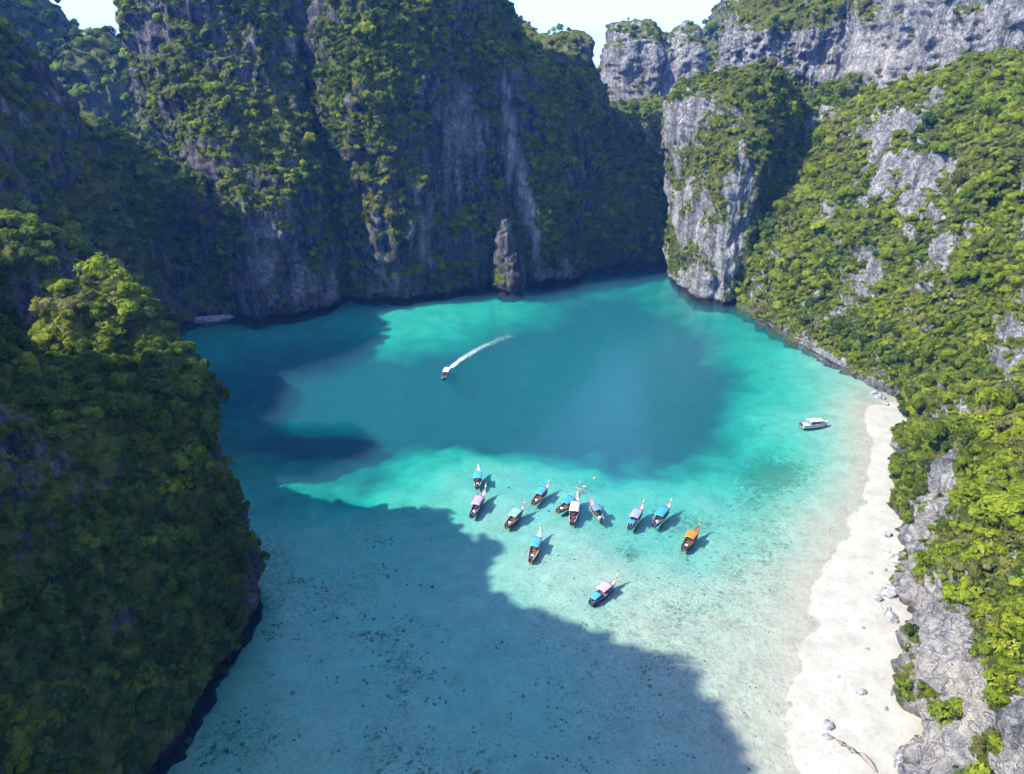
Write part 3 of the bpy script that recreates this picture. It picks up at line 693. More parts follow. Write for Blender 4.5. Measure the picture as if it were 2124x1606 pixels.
def tube(bm, pts, rads, n=6):
    rings = []
    for i, (p, r) in enumerate(zip(pts, rads)):
        p = Vector(p); d = (Vector(pts[min(i + 1, len(pts) - 1)]) - Vector(pts[max(i - 1, 0)])).normalized()
        a = d.orthogonal().normalized(); b = d.cross(a)
        rings.append([bm.verts.new(p + (a * math.cos(2 * math.pi * k / n) + b * math.sin(2 * math.pi * k / n)) * r) for k in range(n)])
    for r0, r1 in zip(rings, rings[1:]):
        for k in range(n):
            bm.faces.new((r0[k], r0[(k + 1) % n], r1[(k + 1) % n], r1[k]))
    bm.faces.new(rings[0][::-1]); bm.faces.new(rings[-1])
def bm_mesh(name, bm, smooth=True):
    bmesh.ops.recalc_face_normals(bm, faces=bm.faces)
    me = bpy.data.meshes.new(name); bm.to_mesh(me); bm.free()
    if smooth:
        for p in me.polygons: p.use_smooth = True
    return me
def trunk_mesh(seed):
    g = random.Random(seed); bm = bmesh.new()
    lx, ly = g.uniform(-.12, .12), g.uniform(-.12, .12)
    tube(bm, [(0, 0, -0.35), (lx * .3, ly * .3, .1), (lx, ly, .55), (lx * 1.2, ly * 1.4, .95)], [.10, .075, .055, .025])
    for k in range(4):
        a = k * 1.57 + g.uniform(-.5, .5); r = g.uniform(.4, .62)
        tube(bm, [(lx * .6, ly * .6, .3 + .06 * k), (math.cos(a) * r * .5, math.sin(a) * r * .5, .58), (math.cos(a) * r, math.sin(a) * r, .85)], [.042, .03, .012], 5)
    return bm_mesh('trunk', bm)
SHAPES = [(9, 620, .130, .80, .62), (12, 720, .120, .95, .66), (7, 540, .140, .70, .60), (14, 760, .115, .85, .72), (6, 500, .135, 1.15, .45), (10, 600, .130, .60, .78), (5, 260, .150, 1.3, .62), (8, 330, .120, 1.0, .85)]
CROWN = []        # [shape][colour]
for i, (nl, nf, ls, sq, spd) in enumerate(SHAPES):
    row = []
    base = crown_mesh('crown', 40 + i, nl, nf, ls, sq, spd)
    for c in range(4):
        m = base if c == 0 else base.copy()
        m.materials.clear(); m.materials.append(LEAF[c]); row.append(m)
    CROWN.append(row)
TRUNK = [trunk_mesh(i) for i in range(3)]
for m in TRUNK: m.materials.append(M_BARK)
TUFT = []
for i in range(2):
    base = crown_mesh('tuft', 70 + i, 4, 90, .20, .55, .70)
    base.transform(Matrix.Translation((0, 0, -0.5)))
    for c in range(4):
        m = base if c == 0 else base.copy()
        m.materials.clear(); m.materials.append(LEAF[c]); TUFT.append(m)
col_tree = bpy.data.collections.new('tree_prototypes')
for i in range(len(SHAPES)):
    for c in range(4):
        col_tree.objects.link(bpy.data.objects.new('pt_%02d' % (i * 4 + c), CROWN[i][c]))
for i in range(2):
    g_ = random.Random(90 + i); bm = bmesh.new()
    tube(bm, [(0, 0, -.3), (.05, .03, .4), (.1, -.04, 1.0)], [.05, .035, .012], 5)
    for k in range(9):
        a = k * .9 + g_.uniform(-.3, .3); z = .2 + .08 * k; r = g_.uniform(.35, .7)
        tube(bm, [(.04, 0, z), (math.cos(a) * r * .6, math.sin(a) * r * .6, z + .25), (math.cos(a) * r, math.sin(a) * r, z + g_.uniform(.3, .6))], [.025, .016, .006], 4)
    m = bm_mesh('bare_shrub', bm); m.materials.append(M_TWIG)
    col_tree.objects.link(bpy.data.objects.new('pt_%02d' % (len(SHAPES) * 4 + i), m))
NPROTO = len(SHAPES) * 4
col_tuft = bpy.data.collections.new('tuft_prototypes')
for i, m in enumerate(TUFT):
    col_tuft.objects.link(bpy.data.objects.new('pu_%02d' % i, m))

def gn_scatter(name, pos, rot, scl, idx, coll):
    me = bpy.data.meshes.new(name)
    me.vertices.add(len(pos)); me.vertices.foreach_set('co', np.asarray(pos, np.float32).ravel())
    a = me.attributes.new('rot', 'FLOAT_VECTOR', 'POINT'); a.data.foreach_set('vector', np.asarray(rot, np.float32).ravel())
    a = me.attributes.new('scl', 'FLOAT_VECTOR', 'POINT'); a.data.foreach_set('vector', np.asarray(scl, np.float32).ravel())
    a = me.attributes.new('idx', 'INT', 'POINT'); a.data.foreach_set('value', np.asarray(idx, np.int32))
    o = link(name, me)
    ng = bpy.data.node_groups.new('scatter', 'GeometryNodeTree')
    ng.interface.new_socket('Geometry', in_out='INPUT', socket_type='NodeSocketGeometry')
    ng.interface.new_socket('Geometry', in_out='OUTPUT', socket_type='NodeSocketGeometry')
    n, l = ng.nodes, ng.links
    gi, go = n.new('NodeGroupInput'), n.new('NodeGroupOutput')
    ip = n.new('GeometryNodeInstanceOnPoints'); ci = n.new('GeometryNodeCollectionInfo')
    ci.inputs['Collection'].default_value = coll; ci.inputs['Separate Children'].default_value = True; ci.inputs['Reset Children'].default_value = True
    def na(nm, ty):
        x = n.new('GeometryNodeInputNamedAttribute'); x.data_type = ty; x.inputs['Name'].default_value = nm; return x.outputs['Attribute']
    e = n.new('FunctionNodeEulerToRotation')
    l.new(na('rot', 'FLOAT_VECTOR'), e.inputs[0]); l.new(e.outputs[0], ip.inputs['Rotation'])
    l.new(na('scl', 'FLOAT_VECTOR'), ip.inputs['Scale']); l.new(na('idx', 'INT'), ip.inputs['Instance Index'])
    ip.inputs['Pick Instance'].default_value = True
    l.new(gi.outputs[0], ip.inputs['Points']); l.new(ci.outputs[0], ip.inputs['Instance']); l.new(ip.outputs[0], go.inputs[0])
    md = o.modifiers.new('scatter', 'NODES'); md.node_group = ng
    return o

# ------------------------------------------------------------------ scattering
allV, allF, off = [], [], 0
for p in PATCH:
    allV.append(p['P']); allF.append(p['F'] + off); off += len(p['P'])
bvh = BVHTree.FromPolygons(np.concatenate(allV).tolist(), np.concatenate(allF).tolist())
EYE = Vector((0, 0, CAM_H))
def visible(q):
    d = Vector(q) - EYE; L = d.length
    return bvh.ray_cast(EYE, d / L, L - 0.6)[0] is None

# name: (tree spacing density per m2, radius range, colour weights with each slope's sun or shade mixed in, tuft density, leaning, label place)
RULE = {
 'cliff_left_foreground': (0.26, (0.9, 2.3), (.90, .09, .01, .0), .5),  # headland shade put into the leaf mix, nearly all deep green
 'mound_near': (0.16, (1.3, 2.8), (.30, .35, .28, .07), .3),
 'mound_behind': (0.12, (1.8, 3.4), (.45, .35, .15, .05), .2),
 'slope_left': (0.16, (1.0, 2.6), (.5, .35, .1, .05), .10),
 'ridge_far_left': (0.05, (2.2, 4.2), (.5, .35, .1, .05), 0),
 'cliff_centre': (0.27, (0.6, 2.2), (.34, .34, .24, .08), .45),
 'cliff_behind_shoulder': (0.06, (1.4, 3.0), (.4, .35, .2, .05), .08),
 'cliff_back_slab': (0.06, (1.2, 2.6), (.3, .4, .2, .1), .15),
 'slope_back_gap': (0.10, (1.4, 3.2), (.3, .4, .22, .08), .12),
 'rock_spike': (0.06, (0.8, 1.8), (.3, .4, .2, .1), .1),
 'hill_far': (0.04, (2.5, 5.0), (.5, .4, .1, .0), 0),
 'cliff_right_back': (0.08, (0.9, 2.2), (.25, .35, .25, .15), .18),
 'cliff_right_pillar': (0.15, (0.6, 2.0), (.28, .32, .28, .12), .50),
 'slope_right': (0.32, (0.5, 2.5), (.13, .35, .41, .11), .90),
 'sea_stack': (0.10, (0.5, 1.2), (.2, .4, .35, .05), .4),
}
trees = []
for p in PATCH:
    dens, (r0, r1), cw, td = RULE[p['name']]
    P, N, F, v = p['P'], p['N'], p['F'], p['veg']
    A, B, Cc, D = P[F[:, 0]], P[F[:, 1]], P[F[:, 2]], P[F[:, 3]]
    area = 0.5 * np.linalg.norm(np.cross(Cc - A, D - B), axis=1)
    fv = v[F].mean(1); fn = N[F[:, 0]]; ff = p['front'][F].all(1)
    zc = A[:, 2]
    px, py, dep = proj(A)
    infr = (px > -500) & (px < 2600) & (py > -500) & (py < 2100) & (dep > 2)
    for kind, dd in (('tree', dens), ('tuft', td)):
        if dd <= 0: continue
        if kind == 'tree':
            w = area * dd * sstep(0.42, 0.75, fv) * np.where(fn[:, 2] < -0.35, 0.1, 1)
        else:
            w = area * dd * sstep(0.30, 0.60, fv)
        w *= np.where(ff, 1, .25) * np.where(infr, 1, .35 if kind == 'tree' else 0.0) * (zc > 1.6)
        n = int(w.sum())
        if n < 1: continue
        fi = rng.choice(len(F), n, p=w / w.sum())
        a, b = rng.random((n, 1)), rng.random((n, 1))
        pos = (A[fi] * (1 - a) + B[fi] * a) * (1 - b) + (D[fi] * (1 - a) + Cc[fi] * a) * b
        nn = fn[fi]
        if kind == 'tree':
            u = rng.random(n)
            r = r0 + (r1 - r0) * u ** 2.2
            r *= np.where(rng.random(n) < 0.07, 1.6, 1.0)
            r *= np.clip(0.72 + 0.5 * (fv[fi] - 0.5), 0.6, 1.15)
            up = nn * 0.55 + np.array([0, 0, 0.85]); up /= np.linalg.norm(up, axis=1)[:, None]
            hue = np.clip(0.5 + 0.9 * fbm(pos * 0.040 + 3.3, 3), 0, 1)
        else:
            r = rng.uniform(.45, 1.15, n)
            up = nn * 1.0 + np.array([0, 0, 0.25]); up /= np.linalg.norm(up, axis=1)[:, None]
            hue = np.clip(0.5 + 0.75 * fbm(pos * 0.07 + 7.3, 3), 0, 1)
        ax, ay = -np.arcsin(np.clip(up[:, 1], -1, 1)), np.arctan2(up[:, 0], up[:, 2])
        # rotation that takes +Z to up, then spin
        rot = np.zeros((n, 3))
        spin = rng.uniform(0, 2 * np.pi, n)
        for i in range(n):
            q = Vector(up[i]).to_track_quat('Z', 'Y').to_matrix() @ Matrix.Rotation(spin[i], 3, 'Z')
            rot[i] = q.to_euler()
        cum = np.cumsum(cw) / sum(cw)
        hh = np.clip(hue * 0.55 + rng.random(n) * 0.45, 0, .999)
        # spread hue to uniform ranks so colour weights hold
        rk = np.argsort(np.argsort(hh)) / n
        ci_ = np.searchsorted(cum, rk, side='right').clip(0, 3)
        scl = np.stack([r, r, r * rng.uniform(.8, 1.2, n)], 1)
        if kind == 'tree':
            sh = rng.integers(0, len(SHAPES), n)
            pos = pos - up * (r * 0.42)[:, None]
            trees.append((p['name'], pos, rot, scl, sh, ci_))
        else:
            idx = rng.integers(0, 2, n) * 4 + ci_
            o = gn_scatter('ground_cover', pos, rot, scl, idx, col_tuft)
            tag(o, 'low creepers and grass clinging to the ' + p['name'].replace('_', ' '), 'ground cover', None, 'stuff')

# the 300 trees that show largest stand alone; the rest of each wood is one mass
cand = []
for ti, (nm, pos, rot, scl, sh, ci_) in enumerate(trees):
    px, py, dep = proj(pos + np.array([0, 0, 1.0]) * scl[:, :1])
    s = scl[:, 0] * FPX / np.maximum(dep, 1)
    ok = (px > 5) & (px < W0 - 5) & (py > 5) & (py < H0 - 5) & (dep > 5)
    for i in np.where(ok)[0]:
        cand.append((s[i], ti, int(i), px[i], py[i]))
cand.sort(reverse=True)
chosen, taken = {}, []
single = []
for s, ti, i, px, py in cand:
    if len(single) >= 300: break
    nm, pos, rot, scl, sh, ci_ = trees[ti]
    top = pos[i] + np.array([0, 0, 1.1 * scl[i, 0]])
    if not visible(top): continue
    single.append((ti, i, px, py)); chosen.setdefault(ti, set()).add(i)
PLACE = {'cliff_left_foreground': 'on the shaded foreground headland at left', 'mound_near': 'on the sunlit wooded mound at left', 'mound_behind': 'on the shaded mound at the left edge', 'slope_left': 'on the steep dark slope at left', 'cliff_centre': 'clinging to the central cliff', 'cliff_right_pillar': 'on the limestone pillar at right', 'cliff_right_back': 'on the pale bare wall at upper right', 'sea_stack': 'on the rock pinnacle'}
HUE = ['dark green', 'mid green', 'bright yellow-green', 'dry olive']
def band(nm, px, py):
    if nm == 'slope_right':
        e = ', at the right edge' if px > 2000 else ''
        if py > 1250: return 'above the lower end of the beach' + e
        if py > 900: return 'beside the middle of the beach' + e
        if py > 650: return 'behind the head of the beach' + e
        return 'high on the sunlit right slope' + e
    if nm == 'cliff_left_foreground':
        e = ', at the left edge' if px < 140 else ', in its middle' if px < 290 else ', by its water side'
        if py > 1250: return 'low on the foreground headland' + e
        if py > 950: return 'halfway down the foreground headland' + e
        return 'atop the foreground headland' + e
    return PLACE.get(nm, 'on the far wooded slope')
for ti, i, px, py in single:
    nm, pos, rot, scl, sh, ci_ = trees[ti]
    root = empty('tree', pos[i]); root.rotation_euler = rot[i]; root.scale = scl[i]
    size = 'large ' if scl[i, 0] > 2.3 else ('' if scl[i, 0] > 1.6 else 'small ')
    lab = size + HUE[ci_[i]] + ' bushy tree ' + band(nm, px, py)
    tag(root, lab, 'tree', lab.replace('bushy tree', 'bushy trees'))
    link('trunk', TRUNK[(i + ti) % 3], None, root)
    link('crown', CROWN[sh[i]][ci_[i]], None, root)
for ti, (nm, pos, rot, scl, sh, ci_) in enumerate(trees):
    keep = np.array([i for i in range(len(pos)) if i not in chosen.get(ti, ())])
    if not len(keep): continue
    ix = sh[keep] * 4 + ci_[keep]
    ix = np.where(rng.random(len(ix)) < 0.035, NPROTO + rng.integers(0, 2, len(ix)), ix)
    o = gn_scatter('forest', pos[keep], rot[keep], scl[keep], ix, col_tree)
    tag(o, 'dense tropical wood covering the ' + nm.replace('_', ' '), 'forest', None, 'stuff')
print('TREES', sum(len(t[1]) for t in trees), 'CLIFF VERTS', off)

bm = bmesh.new()
bmesh.ops.create_cube(bm, size=1)
for v in bm.verts:
    v.co = (v.co.x * 5200, v.co.y * 4800 + 750, 215.0 if v.co.z > 0 else -32.0)
me = bpy.data.meshes.new('haze'); bm.to_mesh(me); bm.free()
t = NT('haze_air')
pv = t.a('ShaderNodeVolumePrincipled')
pv.inputs['Color'].default_value = (0.10, 0.32, 1.0, 1)
pv.inputs['Density'].default_value = 0.00014
t.c(pv.outputs[0], t.out.inputs['Volume'])
tag(link('haze', me, t.m), 'thin blue haze in the air over the lagoon', 'haze', None, 'stuff')

# ------------------------------------------------------------------ boats
M_WOOD = plain('timber', (0.16, 0.085, 0.05), 0.6, 0.4, 4)
M_DECK = plain('pale_deck_paint', (0.34, 0.24, 0.23), 0.6, 0.3, 4)
M_WHITE = plain('white_paint', (0.50, 0.50, 0.50), 0.45, 0.08, 2)
M_DARK = plain('dark_metal', (0.03, 0.03, 0.035), 0.4, 0.3, 8, 0.5)
M_GLASS = plain('tinted_glass', (0.02, 0.03, 0.035), 0.1, 0.1, 2, 0.6)
def paint(name, col): return plain(name, col, 0.55, 0.15, 2.5)
CANVAS = {'sky blue': paint('canvas_sky_blue', (0.05, 0.24, 0.46)), 'lavender': paint('canvas_lavender', (0.30, 0.22, 0.37)), 'pale turquoise': paint('canvas_pale_turquoise', (0.15, 0.34, 0.40)),
          'turquoise': paint('canvas_turquoise', (0.03, 0.22, 0.32)), 'cream': paint('canvas_cream', (0.48, 0.43, 0.36)), 'steel blue': paint('canvas_steel_blue', (0.09, 0.17, 0.34)),
          'orange': paint('canvas_orange', (0.55, 0.15, 0.015)), 'pink': paint('canvas_pink', (0.40, 0.26, 0.36)), 'white': paint('canvas_white', (0.46, 0.46, 0.50)), 'lilac blue': paint('canvas_lilac_blue', (0.20, 0.23, 0.44)), 'mid blue': paint('canvas_mid_blue', (0.05, 0.18, 0.36))}
RIB = {k: paint('ribbon_' + k, v) for k, v in dict(red=(0.6, 0.03, 0.03), yellow=(0.75, 0.6, 0.04), green=(0.08, 0.4, 0.1), white=(0.8, 0.8, 0.78), pink=(0.7, 0.2, 0.35), blue=(0.05, 0.2, 0.55)).items()}
HULL = {'brown': M_WOOD, 'navy': paint('hull_navy', (0.02, 0.05, 0.16)), 'black': paint('hull_black', (0.03, 0.025, 0.025)), 'teal': paint('hull_teal', (0.03, 0.16, 0.2))}

def lerp_tab(tab, t):
    for (a, va), (b, vb) in zip(tab, tab[1:]):
        if t <= b:
            f = (t - a) / (b - a); f = f * f * (3 - 2 * f); return va + (vb - va) * f
    return tab[-1][1]
BEAM = [(0, .50), (.15, .78), (.42, .98), (.65, .86), (.84, .45), (.95, .16), (1, .06)]
SHEER = [(0, .80), (.2, .62), (.55, .62), (.78, .88), (.92, 1.35), (1, 1.75)]
KEEL = [(0, -.22), (.2, -.34), (.65, -.32), (.82, -.05), (.93, .6), (1, 1.3)]
def box(bm, x0, x1, y0, y1, z0, z1, rot=None):
    vs = [bm.verts.new((x, y, z)) for x in (x0, x1) for y in (y0, y1) for z in (z0, z1)]
    for f in ((0, 1, 3, 2), (4, 6, 7, 5), (0, 4, 5, 1), (2, 3, 7, 6), (0, 2, 6, 4), (1, 5, 7, 3)):
        bm.faces.new([vs[i] for i in f])
    return vs
def longtail_hull(L):
    bm = bmesh.new(); rings = []
    n = 28
    for i in range(n + 1):
        t = i / n; x = -L / 2 + L * t
        b, sz, k = lerp_tab(BEAM, t), lerp_tab(SHEER, t), lerp_tab(KEEL, t)
        k = min(k, sz - .12)
        fl = min(max(k + .16, .02), sz - .05); bi = max(b - .07, .012)
        out = [(b, sz), (b * .97, sz * .55 + k * .45), (b * .72, k + .10 * (sz - k)), (0, k), (-b * .72, k + .10 * (sz - k)), (-b * .97, sz * .55 + k * .45), (-b, sz)]
        inn = [(-bi, sz), (-bi * .96, sz * .5 + fl * .5), (-bi * .7, fl), (0, fl), (bi * .7, fl), (bi * .96, sz * .5 + fl * .5), (bi, sz)]
        rings.append([bm.verts.new((x, y, z)) for y, z in out + inn])
    m = len(rings[0])
    for r0, r1 in zip(rings, rings[1:]):
        for k in range(m):
            bm.faces.new((r0[k], r0[(k + 1) % m], r1[(k + 1) % m], r1[k]))
    for r in (rings[0], rings[-1]):
        bm.faces.new(r)
    return bm_mesh('hull', bm, False)
def arched(bm, x0, x1, w, z, rise, th=.05, n=8):
    rows = []
    for x in np.linspace(x0, x1, 7):
        sag = -.05 * math.sin((x - x0) / (x1 - x0) * math.pi * 3) ** 2
        top = [bm.verts.new((x, w * (k / n - .5) * 2, z + rise * (1 - (2 * k / n - 1) ** 2) + sag)) for k in range(n + 1)]
        bot = [bm.verts.new((v.co.x, v.co.y, v.co.z - th)) for v in top[::-1]]
        rows.append(top + bot)
    m = len(rows[0])
    for r0, r1 in zip(rows, rows[1:]):
        for k in range(m): bm.faces.new((r0[k], r0[(k + 1) % m], r1[(k + 1) % m], r1[k]))
    bm.faces.new(rows[0]); bm.faces.new(rows[-1])
def longtail(loc, rz, L, hull, canvas, ribbons, label, deck=None, rear=None, cut=(.20, .64), roll=0.0):
    root = empty('longtail_boat', loc, rz); root.rotation_euler = (roll, 0, rz)
    tag(root, label, 'boat', 'longtail boats in the lagoon')
    X = lambda t: -L / 2 + L * t
    link('hull', longtail_hull(L), HULL[hull], root)
    bm = bmesh.new()
    for sg in (1, -1):
        ts = np.linspace(0, .99, 20)
        tube(bm, [(X(t), sg * (lerp_tab(BEAM, t) - .02), lerp_tab(SHEER, t) + .03) for t in ts], [.055] * 20, 5)
    link('gunwale', bm_mesh('gunwale', bm), deck or M_DECK, root)
    # foredeck
    bm = bmesh.new(); prev = None
    for t in np.linspace(.70, .965, 8):
        b, z = lerp_tab(BEAM, t) - .09, lerp_tab(SHEER, t) - .10
        cur = [bm.verts.new((X(t), b, z)), bm.verts.new((X(t), -b, z)), bm.verts.new((X(t), -b, z - .05)), bm.verts.new((X(t), b, z - .05))]
        if prev:
            for k in range(4): bm.faces.new((prev[k], prev[(k + 1) % 4], cur[(k + 1) % 4], cur[k]))
        else: bm.faces.new(cur)
        prev = cur
    bm.faces.new(prev[::-1])
    link('foredeck', bm_mesh('foredeck', bm, False), deck or M_DECK, root)
    bm = bmesh.new(); b = lerp_tab(BEAM, .08) - .1
    box(bm, X(.015), X(.13), -b, b, .46, .52)
    link('stern_deck', bm_mesh('stern_deck', bm, False), M_WOOD, root)
    for t in (.26, .36, .46, .56, .66):
        bm = bmesh.new(); b = lerp_tab(BEAM, t) - .08
        box(bm, X(t) - .15, X(t) + .15, -b, b, .34, .39)
        link('bench', bm_mesh('bench', bm, False), M_WOOD if t != .66 else (deck or M_DECK), root)
    # canopy on posts
    bm = bmesh.new(); arched(bm, X(cut[0]), X(cut[1]), 1.06, 1.78, .20)
    cn = link('canopy', bm_mesh('canopy', bm), CANVAS[canvas], root)
    bm = bmesh.new()
    for sg in (1, -1): tube(bm, [(X(cut[0]), sg * 1.04, 1.75), (X(cut[1]), sg * 1.04, 1.75)], [.03, .03], 5)
    link('rail', bm_mesh('rail', bm), M_WOOD, cn)
    for t in np.linspace(cut[0] + .02, cut[1] - .02, 4):
        for sg in (1, -1):
            bm = bmesh.new(); b = lerp_tab(BEAM, t) - .05
            tube(bm, [(X(t), sg * b, .55), (X(t), sg * 1.0, 1.77)], [.03, .03], 5)
            link('canopy_post', bm_mesh('canopy_post', bm), M_WOOD, root)
    if rear:
        bm = bmesh.new(); arched(bm, X(.04), X(cut[0] - .02), .72, 1.25, .12)
        link('rear_awning', bm_mesh('rear_awning', bm), CANVAS[rear], root)
        for sg in (1, -1):
            for t in (.06, cut[0] - .04):
                bm = bmesh.new(); tube(bm, [(X(t), sg * (lerp_tab(BEAM, t) - .06), .6), (X(t), sg * .6, 1.26)], [.025, .025], 5)
                link('awning_post', bm_mesh('awning_post', bm), M_WOOD, root)
    # tall prow with ribbons
    bm = bmesh.new()
    tube(bm, [(X(.965), 0, 1.0), (X(1.0), 0, 1.65), (X(1.028), 0, 2.25), (X(1.045), 0, 2.75)], [.08, .075, .055, .035], 6)
    pr = link('prow', bm_mesh('prow', bm), M_DECK, root)
    for i, rc in enumerate(ribbons):
        bm = bmesh.new(); x, z = X(1.005 + .012 * i), 1.78 + .22 * i
        tube(bm, [(x - .02, 0, z - .1), (x + .012, 0, z), (x + .03, 0, z + .1)], [.14, .17, .13], 8)
        tube(bm, [(x - .1, .06, z), (x - .16, .1, z - .3), (x - .14, .14, z - .62)], [.05, .06, .03], 5)
        tube(bm, [(x - .1, -.06, z), (x - .12, -.12, z - .25), (x - .18, -.15, z - .5)], [.05, .06, .03], 5)
        link('ribbon', bm_mesh('ribbon', bm), RIB[rc], pr)
    # engine on a pivot with the long shaft
    bm = bmesh.new(); vs = box(bm, X(.02), X(.09), -.24, .24, .66, 1.12)
    bmesh.ops.bevel(bm, geom=list(bm.edges), offset=.05, segments=2, affect='EDGES')
    tube(bm, [(X(.055), 0, .5), (X(.055), 0, .72)], [.07, .07], 6)
    tube(bm, [(X(.09), .05, .95), (X(.09) + .9, .12, 1.1)], [.025, .02], 5)
    en = link('engine', bm_mesh('engine', bm), M_DARK, root)
    bm = bmesh.new(); tube(bm, [(X(.02), 0, .85), (X(0) - 2.4, -.25, .12)], [.04, .03], 6)
    link('propeller_shaft', bm_mesh('propeller_shaft', bm), M_DARK, en)
    bm = bmesh.new()
    for k in range(3):
        a = k * 2.094; c_, s_ = math.cos(a), math.sin(a)
        q = Vector((X(0) - 2.42, -.25, .11))
        bm.faces.new([bm.verts.new(q + Vector(v)) for v in ((0, 0, 0), (.03, c_ * .14 - s_ * .05, s_ * .14 + c_ * .05), (0, c_ * .17, s_ * .17), (-.03, c_ * .12 + s_ * .05, s_ * .12 - c_ * .05))])
    link('propeller', bm_mesh('propeller', bm, False), M_DARK, en)
    bm = bmesh.new(); box(bm, X(.15), X(.15) + .45, -.28, .28, .3, .62)
    link('cool_box', bm_mesh('cool_box', bm, False), RIB['red' if hull == 'black' else 'white'], root)
    return root
BOATS = [  # stern pixel, bow-tip pixel, hull, canopy, ribbons, label, rear awning, deck
 ((990, 1013), (992, 962), 'navy', 'sky blue', ('white', 'red'), 'longtail boat with sky-blue canopy and white bow, farthest left of the fleet', None, M_WHITE, (.22, .60)),
 ((977, 1073), (1008, 1003), 'navy', 'lavender', ('yellow', 'white'), 'long boat with pale lavender canopy touching the stern of the blue-canopied one', None, M_DECK, (.24, .62)),
 ((1049, 1094), (1078, 1047), 'brown', 'pale turquoise', ('white',), 'small longtail boat with pale turquoise canopy just at the shadow edge', None, M_DECK, (.26, .68)),
 ((1105, 1046), (1137, 996), 'brown', 'sky blue', ('white', 'green'), 'longtail boat with light blue canopy and brown stern, alone right of the lavender one', None, M_DECK, (.25, .66)),
 ((1155, 1062), (1193, 1022), 'brown', 'turquoise', ('red',), 'longtail boat with turquoise canopy moored against the cream-canopied one', None, M_DECK, (.24, .62)),
 ((1186, 1088), (1199, 1016), 'black', 'cream', ('white', 'pink'), 'longtail boat with cream-white canopy and red gear at the stern', None, M_WHITE, (.26, .64)),
 ((1249, 1084), (1234, 1040), 'teal', 'steel blue', ('blue',), 'slim boat with short steel-blue canopy and bow pointing up left', None, M_DECK, (.28, .56)),
 ((1305, 1097), (1336, 1034), 'navy', 'lilac blue', ('white', 'pink'), 'longtail boat with lilac-blue canopy, second from right in the row', 'mid blue', M_DECK, (.24, .64)),
 ((1355, 1092), (1394, 1032), 'navy', 'turquoise', ('white', 'yellow'), 'longtail boat with bright turquoise canopy and pinkish foredeck', None, M_DECK, (.22, .66)),
 ((1416, 1141), (1452, 1082), 'brown', 'orange', ('yellow', 'red'), 'brown longtail boat with orange canopy', None, M_WOOD, (.30, .66)),
 ((1100, 1166), (1122, 1088), 'brown', 'sky blue', ('white', 'green', 'red'), 'longtail boat with sky-blue canopy and white foredeck below the main group', None, M_WHITE, (.30, .66)),
 ((1224, 1253), (1282, 1188), 'navy', 'pink', ('yellow', 'green', 'yellow'), 'longtail boat with pale pink canopy, blue rear awning and yellow prow ribbons, nearest the camera', 'sky blue', M_DECK, (.32, .66)),
]
for st, bw, hl, cv, rb, lab, rear, dk, cut in BOATS:
    a, b = Vector(gp(*st, .3)), Vector(gp(*bw, 2.5))
    d = b - a; L = max(8.2, min(d.length * .96, 11.5)); rz = math.atan2(d.y, d.x)
    c = a + d.normalized() * L * .52
    longtail((c.x, c.y, 0.0), rz, L, hl, cv, rb, lab, dk, rear, cut, random.uniform(-.03, .03))
a, b = Vector(gp(934, 763, .3)), Vector(gp(914, 790, 1.6))
d = b - a; c = (a + b) / 2
rt = longtail((c.x, c.y, .05), math.atan2(d.y, d.x), 9.6, 'navy', 'white', ('white',), 'boat with white canopy under way, trailing a white wake', M_DECK, None, (.14, .55))
rt['group'] = 'longtail boats in the lagoon'
# its wake: flecks of foam on the water
g_ = random.Random(3); bm = bmesh.new()
wp = [Vector((*gp(*p), 0)) for p in ((936, 762), (948, 752), (968, 738), (992, 724), (1020, 711), (1060, 696))]
def wpt(u):
    u *= len(wp) - 1; i = min(int(u), len(wp) - 2); return wp[i].lerp(wp[i + 1], u - i)
for k in range(1500):
    u = g_.random() ** 1.55; p = wpt(u); q = (wpt(min(u + .02, 1)) - wpt(max(u - .02, 0))).normalized(); nn = Vector((-q.y, q.x, 0))
    wd = .5 + 1.7 * u
    p = p + nn * g_.gauss(0, wd * .5) + q * g_.uniform(-.4, .4)
    r = g_.uniform(.05, .22) * (1.1 - .7 * u)
    n = 6; a0 = g_.random() * 6.28
    rim = [bm.verts.new((p.x + r * g_.uniform(.6, 1.3) * math.cos(a0 + 6.283 * j / n), p.y + r * g_.uniform(.6, 1.3) * math.sin(a0 + 6.283 * j / n), .012)) for j in range(n)]
    top = bm.verts.new((p.x, p.y, .05 + .05 * g_.random()))
    for j in range(n): bm.faces.new((rim[j], rim[(j + 1) % n], top))
M_FOAM = plain('foam', (0.42, 0.47, 0.49), 0.9, 0.1, 3, 0.1)
tag(link('wake', bm_mesh('wake', bm), M_FOAM), 'streak of white foam trailing behind the moving boat', 'wake')

